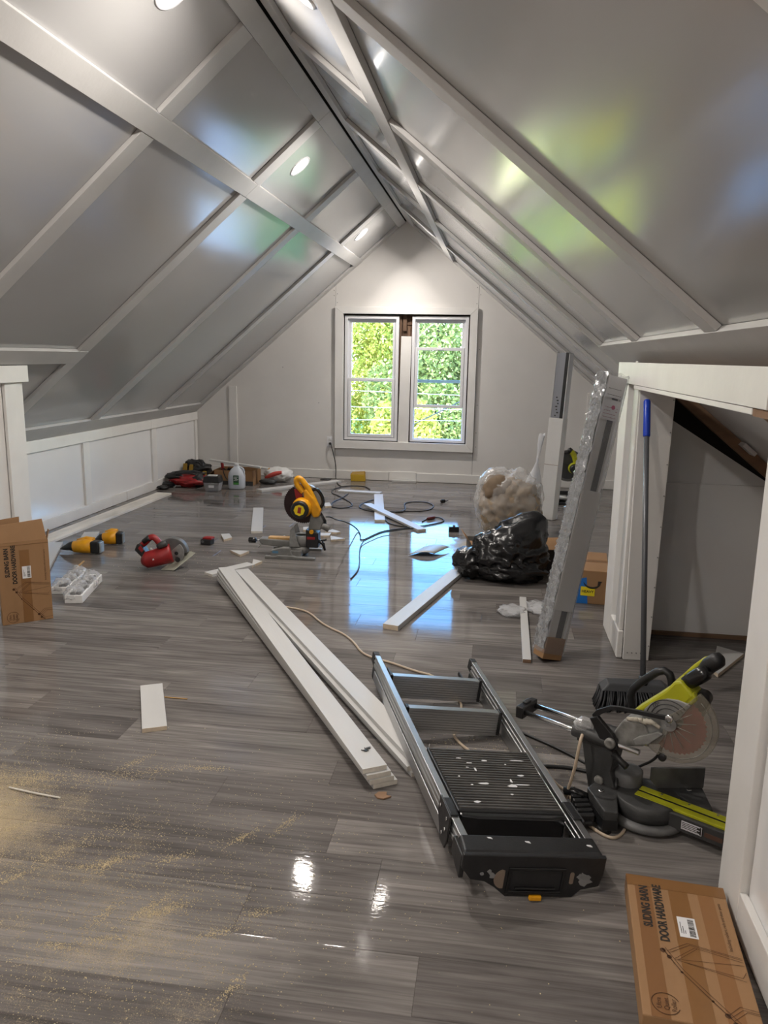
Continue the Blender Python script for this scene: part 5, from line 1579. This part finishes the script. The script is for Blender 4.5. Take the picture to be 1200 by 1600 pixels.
obj('plug_tip', MB().tube([(.018, 0, 0), (.05, .0, .006)], [.009, .006], 10), M_MGREY, sk)
sh = thing('metal_sheet', 'bent grey metal sheet on the window reflection', 'sheet', (-.515, 5.86, 0), (0, 0, 0))
mb = MB()
rows = [[(-.10 + .2 * i / 8 + .02 * j, -.12 + .24 * j / 5, .008 + .03 * math.sin(i / 8 * 2.4) + .012 * j / 5 * (1 - i / 8)) for j in range(6)] for i in range(9)]
mb.grid(rows)
s_ = obj('sheet_face', mb, mat('grey_sheet', (.36, .35, .33), .45, .3), sh)
md = s_.modifiers.new('t', 'SOLIDIFY'); md.thickness = .003
tag(obj('dust_pile', crumple(MB(), (-2.03, 9.20, .008), (.06, .03, .014), 3, .3, 3, 3, True, (), .001), M_DGREY), 'small dark lump by the baseboard left of outlet', 'lump')

# ------------------------------------------------------------------ outlet and cords
ou = thing('wall_outlet', 'white wall outlet with a plug left of the windows', 'outlet', (-2.008, YF - .0005, .46))
obj('cover_plate', MB().prism(rrect(-.038, -.06, .038, .06, .006), -.006, 0, MxY), M_VINYL, ou, .001)
for z in (-.02, .024):
    obj('socket_face', MB().prism(rrect(-.016, z - .014, .016, z + .014, .008), -.009, -.006, MxY), mat('socket_white_%d' % int(z * 1000 + 50), (.66, .66, .65), .4), ou)
def F_(pts, z=.006): return [(x, y, z) for x, y in pts]
def cord(label, pts, r, m, extra=(), n=2, name='extension_cord'):
    t = thing(name, label, 'cord')
    obj('cord', MB().tube(chaikin(pts, n), r, 7), m, t)
    for nm, a, b, rr, mm in extra:
        obj(nm, MB().tube([a, Vector(a).lerp(Vector(b), .15), Vector(a).lerp(Vector(b), .85), b], [rr * .7, rr, rr, rr * .6], 10), mm, t)
    return t
cord('black cord from the outlet coiling on floor behind the yellow saw', [(-1.99, 9.322, 0.435), (-1.985, 9.29, 0.44), (-1.975, 9.28, 0.4), (-1.95, 9.29, 0.3), (-1.925, 9.3, 0.18), (-1.922, 9.295, 0.08), (-1.92, 9.27, 0.02), (-1.807, 8.842, 0.006), (-1.713, 8.72, 0.006), (-1.802, 8.547, 0.006), (-1.765, 8.278, 0.006), (-1.666, 8.151, 0.006), (-1.569, 7.992, 0.006), (-1.393, 7.659, 0.006), (-1.422, 7.491, 0.006), (-1.518, 7.431, 0.006), (-1.615, 7.521, 0.006), (-1.636, 7.767, 0.006), (-1.591, 7.973, 0.006), (-1.572, 8.272, 0.006)], .0055, M_CORDK, (('plug', (-2.008, 9.332, .436), (-1.995, 9.298, .44), .016, M_BLACKP),))
cord('short black cord arc in front of the yellow box', [(-1.726, 8.716, 0.006), (-1.671, 8.79, 0.006), (-1.594, 8.827, 0.006), (-1.463, 8.8, 0.006), (-1.384, 8.611, 0.006)], .0055, M_CORDK)
cord('black cord with wide loop right of the crossed boards', [(-1.244, 7.986, 0.006), (-1.293, 7.863, 0.006), (-1.335, 7.64, 0.006), (-1.311, 7.505, 0.006), (-1.212, 7.38, 0.006), (-1.137, 7.35, 0.006), (-1.023, 7.365, 0.006), (-0.933, 7.386, 0.006), (-0.877, 7.399, 0.006), (-0.842, 7.548, 0.006), (-0.896, 7.777, 0.006), (-0.878, 7.916, 0.006), (-0.775, 7.989, 0.006), (-0.661, 7.968, 0.006), (-0.575, 7.789, 0.006), (-0.603, 7.573, 0.006), (-0.687, 7.468, 0.006), (-0.779, 7.458, 0.006), (-0.867, 7.413, 0.006), (-0.919, 7.365, 0.006)], .0055, M_CORDK, (('cord_joint', (-0.928, 7.345, 0.012), (-0.852, 7.386, 0.012), .011, M_DGREY),))
cord('black cord with dark red plug end right of crossed boards', [(-0.628, 6.983, 0.006), (-0.602, 7.108, 0.006), (-0.563, 7.172, 0.006), (-0.495, 7.233, 0.006), (-0.432, 7.125, 0.006), (-0.435, 7.017, 0.006), (-0.523, 6.893, 0.006), (-0.601, 6.804, 0.006), (-0.682, 6.765, 0.006), (-0.785, 6.742, 0.006), (-0.9, 6.807, 0.006), (-0.971, 6.969, 0.006), (-0.979, 7.132, 0.006)], .0055, M_CORDK, (('red_plug', (-0.589, 7.084, 0.015), (-0.524, 7.17, 0.015), .014, mat('dark_red_rubber', srgb(92, 30, 26), .5)),))
cord('black power cord of the yellow saw crossing the reflection', [(-1.24, 5.62, 0.3), (-1.2, 5.63, 0.3), (-1.206, 5.815, 0.24), (-1.204, 6.14, 0.16), (-1.179, 6.381, 0.08), (-1.151, 6.524, 0.006), (-1.088, 6.32, 0.006), (-1.066, 6.162, 0.006), (-1.037, 6.152, 0.006), (-1.0, 6.291, 0.006), (-0.94, 6.491, 0.006), (-0.85, 6.592, 0.006), (-0.679, 6.738, 0.006)], .0055, M_CORDK)
cord('thin black cord running down the window reflection', [(-0.651, 6.667, 0.016), (-0.819, 6.513, 0.016), (-0.927, 6.401, 0.016), (-0.981, 6.231, 0.016), (-1.022, 6.093, 0.016), (-1.025, 5.928, 0.006), (-0.986, 5.668, 0.006), (-0.94, 5.431, 0.006), (-0.916, 5.208, 0.006), (-0.93, 5.009, 0.006)], .0045, M_CORDK)
cord('pale extension cord from the board stack to the ladder', [(-1.201, 4.339, 0.006), (-1.116, 4.315, 0.006), (-1.039, 4.27, 0.006), (-0.94, 4.118, 0.006), (-0.858, 4.026, 0.006), (-0.771, 3.956, 0.006), (-0.69, 3.84, 0.006), (-0.633, 3.712, 0.006), (-0.567, 3.646, 0.006), (-0.474, 3.606, 0.006), (-0.405, 3.564, 0.006), (-0.314, 3.506, 0.006), (-0.229, 3.476, 0.006), (-0.095, 3.222, 0.006), (-0.087, 3.127, 0.006), (-0.115, 2.907, 0.006), (-0.086, 2.841, 0.006), (-0.042, 2.78, 0.006)], .006, M_CORDW)
cord('pale cord hanging from the lime saw carriage to floor', [(0.335, 2.455, 0.275), (0.325, 2.43, 0.26), (0.315, 2.43, 0.16), (0.3, 2.46, 0.06), (0.292, 2.47, 0.02), (0.321, 2.557, 0.006), (0.321, 2.479, 0.006), (0.334, 2.424, 0.006), (0.359, 2.366, 0.006), (0.393, 2.319, 0.006), (0.428, 2.296, 0.006), (0.456, 2.315, 0.006), (0.476, 2.352, 0.006)], .0055, M_CORDW)
cord('pale cord bit between the ladder and lime saw', [(0.228, 2.722, 0.006), (0.242, 2.701, 0.006), (0.267, 2.608, 0.006), (0.298, 2.566, 0.006), (0.321, 2.557, 0.006)], .0055, M_CORDW)
cord('black cord running under lime saw rails, upper one', [(0.151, 2.977, 0.006), (0.234, 2.915, 0.006), (0.312, 2.851, 0.006), (0.404, 2.758, 0.006)], .006, M_CORDK)
cord('black cord running to the lime saw base, lower one', [(0.219, 2.709, 0.006), (0.255, 2.716, 0.006), (0.302, 2.719, 0.006), (0.349, 2.717, 0.006), (0.401, 2.701, 0.006)], .007, M_CORDK)
cord('black cord hanging from the lime saw head to its table', [(.60, 2.50, .285), (.603, 2.50, .22), (.585, 2.52, .17), (.55, 2.55, .13), (.52, 2.56, .10)], .005, M_CORDK)

tag(obj('wood_splinter', MB().tube(chaikin([(-1.62, 2.245, .004), (-1.52, 2.225, .006), (-1.41, 2.215, .004)], 2), .0035, 5), M_ENDW), 'thin pale curved splinter in the sawdust at far left', 'splinter')
tag(obj('wood_splinter', MB().tube([(-1.395, 3.03, .003), (-1.29, 3.03, .003)], .003, 5), M_TAN), 'thin bare splinter right of the small white offcut', 'splinter')
# ------------------------------------------------------------------ loose sawdust
rng = np.random.RandomState(4)
def dust(cx, cy, rx, ry, n, ang=0):
    p = rng.normal(size=(n, 2)) * .5
    p = p * np.array([rx, ry])
    c, s = math.cos(ang), math.sin(ang)
    return np.stack([cx + p[:, 0] * c - p[:, 1] * s, cy + p[:, 0] * s + p[:, 1] * c], 1)
D = [dust(-1.85, 2.1, .7, .5, 9000), dust(-1.25, 2.4, .25, .05, 500, .5), dust(-1.6, 2.32, .22, .04, 900, .2), dust(-1.25, 1.95, .3, .05, 600, .9), dust(-1.7, 1.9, .3, .12, 2500, 1.0),
     dust(-1.0, 1.8, .55, .4, 4000), dust(-.8, 2.2, .45, .3, 450), dust(-.9, 1.5, .5, .2, 900), dust(-.1, 6.1, .4, .45, 1500), dust(.05, 2.75, .35, .18, 700), dust(-2.1, 5.3, .9, .5, 300), dust(-.3, 2.0, .9, .5, 250)]
for k in range(34):
    a, b = rng.uniform(-1.9, -.5), rng.uniform(1.5, 2.5)
    D.append(dust(a, b, .08, .018, 170, rng.uniform(0, 1.4)))
P = np.concatenate(D)
n = len(P)
P = P[(P[:, 0] > -2.9) & (P[:, 0] < .6) & (P[:, 1] > .6)]
n = len(P)
sz = rng.uniform(.0009, .0026, n)
a = rng.uniform(0, 6.28, n)
V = []
for k in range(3):
    V.append(np.stack([P[:, 0] + sz * np.cos(a + k * 2.1) * (1.4 if k == 0 else .8), P[:, 1] + sz * np.sin(a + k * 2.1), np.full(n, .0006)], 1))
V.append(np.stack([P[:, 0], P[:, 1], .0006 + sz * .9], 1))
V = np.stack(V, 1).reshape(-1, 3)
F = np.array([(0, 1, 3), (1, 2, 3), (2, 0, 3)])
F = (F[None] + (np.arange(n) * 4)[:, None, None]).reshape(-1, 3)
me = bpy.data.meshes.new('sawdust')
me.from_pydata(V.tolist(), [], F.tolist())
me.materials.append(M_SAWDUST)
o = link(bpy.data.objects.new('sawdust', me))
o['kind'] = 'stuff'
tag(o, 'loose sawdust grains scattered over the near left floor', 'sawdust')
o['kind'] = 'stuff'
# ------------------------------------------------------------------ outdoors: ground, road, trees, cables
M_GRASS = mat('lawn', (.10, .17, .03), .9, var=.4, vscale=.6)
M_ROAD = mat('pale_pavement', (.42, .41, .39), .9, var=.1, vscale=.4)
M_BARK = mat('bark', (.10, .075, .055), .9, var=.3, vscale=4, bump=.3)
def leaf_mat(name, col, col2):
    m = bpy.data.materials.new(name)
    m.use_nodes = True
    nt = m.node_tree
    nt.nodes.remove(nt.nodes['Principled BSDF'])
    at = nt.nodes.new('ShaderNodeAttribute'); at.attribute_name = 'tint'
    r = nt.nodes.new('ShaderNodeValToRGB')
    r.color_ramp.elements[0].color = col; r.color_ramp.elements[1].color = col2
    nt.links.new(at.outputs['Fac'], r.inputs[0])
    d = nt.nodes.new('ShaderNodeBsdfDiffuse'); t = nt.nodes.new('ShaderNodeBsdfTranslucent')
    mx = nt.nodes.new('ShaderNodeMixShader'); mx.inputs[0].default_value = .35
    nt.links.new(r.outputs[0], d.inputs[0]); nt.links.new(r.outputs[0], t.inputs[0])
    nt.links.new(d.outputs[0], mx.inputs[1]); nt.links.new(t.outputs[0], mx.inputs[2])
    nt.links.new(mx.outputs[0], nt.nodes['Material Output'].inputs[0])
    return m
M_LEAFG = leaf_mat('green_leaves', srgb(146, 152, 58), srgb(224, 212, 116))
M_LEAFD = leaf_mat('deep_green_leaves', srgb(112, 126, 62), srgb(196, 196, 126))
M_LEAFY = leaf_mat('yellow_leaves', srgb(186, 160, 22), srgb(240, 222, 70))
lawn = struct(obj('ground', MB().box((-60, 12, -5.6), (60, 90, -5.2)), M_GRASS))
struct(obj('road', MB().box((-60, 19, -5.19), (60, 27, -5.15)), M_ROAD))
def tree(x, y, rx, ry, z0, z1, n, m, label, leaf=.11):
    t = thing('tree', label, 'tree', (x, y, -5.2), 0, 'trees outside the window')
    h = z0 + 5.2
    n = int(n * 2.6)
    tr = MB()
    tr.tube([(0, 0, -.1), (.06, .02, h * .5), (0, .05, h + .6), (.1, 0, z1 + 5.2 - 1)], [.24, .19, .14, .05], 8)
    for k in range(6):
        a = k * 1.05
        tr.tube([(0, 0, h * .6 + k * .25), (math.cos(a) * rx * .35, math.sin(a) * ry * .35, h + .5 + k * .35), (math.cos(a) * rx * .7, math.sin(a) * ry * .7, h + 1.2 + k * .45)], [.09, .06, .02], 6)
    obj('trunk', tr, M_BARK, t)
    rng = np.random.RandomState(int(abs(x * 97 + y * 13)) + 5)
    # lobes
    nl = 16
    lo = []
    for _ in range(nl):
        d = rng.normal(size=3); d /= np.linalg.norm(d)
        k = rng.uniform(.35, .78)
        lo.append((d * k * np.array([rx, ry, (z1 - z0) / 2]) + np.array([0, 0, (z0 + z1) / 2 + 5.2]), rng.uniform(.32, .5)))
    idx = rng.randint(0, nl, n)
    c = np.array([lo[i][0] for i in idx]); rr = np.array([lo[i][1] for i in idx])
    d = rng.normal(size=(n, 3)); d /= np.linalg.norm(d, axis=1)[:, None]
    rad = rng.uniform(.55, 1.0, n) ** .5
    P = c + d * (rad * rr)[:, None] * np.array([rx, ry, (z1 - z0) / 2])
    u = rng.normal(size=(n, 3)); u /= np.linalg.norm(u, axis=1)[:, None]
    w = np.cross(u, rng.normal(size=(n, 3))); w /= np.linalg.norm(w, axis=1)[:, None]
    sz = leaf * rng.uniform(.6, 1.3, n)[:, None]
    V = np.stack([P - u * sz, P + w * sz * .5, P + u * sz, P - w * sz * .5], 1).reshape(-1, 3)
    me = bpy.data.meshes.new('foliage')
    me.vertices.add(n * 4); me.vertices.foreach_set('co', V.ravel())
    me.loops.add(n * 4); me.loops.foreach_set('vertex_index', np.arange(n * 4))
    me.polygons.add(n); me.polygons.foreach_set('loop_start', np.arange(n) * 4)
    me.polygons.foreach_set('loop_total', np.full(n, 4))
    me.update(calc_edges=True)
    at = me.attributes.new('tint', 'FLOAT', 'POINT')
    at.data.foreach_set('value', np.repeat(rng.uniform(0, 1, n), 4).astype(np.float32))
    me.materials.append(m)
    o = bpy.data.objects.new('foliage', me)
    link(o, t)
    o['kind'] = 'stuff'
TREES = [(-9.6, 31, 3.3, 2.8, -4.4, 4.4, 9000, M_LEAFG, 'bright green tree filling the upper left window sash'),
         (-6.0, 39.5, 3.6, 2.8, -4.8, 5.2, 11000, M_LEAFG, 'light green tree behind the meeting rail of left window'),
         (-2.6, 33, 2.8, 2.6, -4.8, 4.3, 9000, M_LEAFD, 'green tree seen between the two windows'),
         (.6, 39, 2.8, 2.6, -4.6, 4.9, 8000, M_LEAFD, 'deep green tree at right edge of right window'),
         (-13.5, 36, 3.5, 3.0, -4.6, 5.0, 8000, M_LEAFD, 'dark green tree left of the window view'),
         (7.2, 33, 3.2, 3.0, -4.6, 4.6, 8000, M_LEAFG, 'bright green tree right of the window view'),
         (-6.55, 29, .8, .8, -4.2, -.75, 1500, M_LEAFY, 'yellow bush low in the left window'),
         (-3.2, 29, 1.4, 1.2, -4.6, .6, 3500, M_LEAFG, 'pale green shrub low in the right window')]
for a in TREES:
    tree(*a)
for i, (z, y, sag, lab) in enumerate(((.78, 15.0, .25, 'highest of the utility cables across the window view'), (.48, 15.6, .3, 'middle utility cable across the window view'), (.22, 16.3, .32, 'lowest of the utility cables across the window view'))):
    pts = [(x, y, z + sag * ((x + 1) / 14) ** 2 + .02 * x * (i - 1)) for x in np.linspace(-15, 13, 29)]
    tag(obj('utility_cable', MB().tube(pts, .006, 6), mat('cable_sheath_%d' % i, (.55, .56, .58), .5)), lab, 'cable', 'utility cables')
tag(obj('service_cable', MB().tube([(-4, 20, -1.2), (1.5, 12, 1.9), (3, 10, 2.6)], .012, 6), M_CORDK), 'thin service cable slanting through right window view', 'cable')
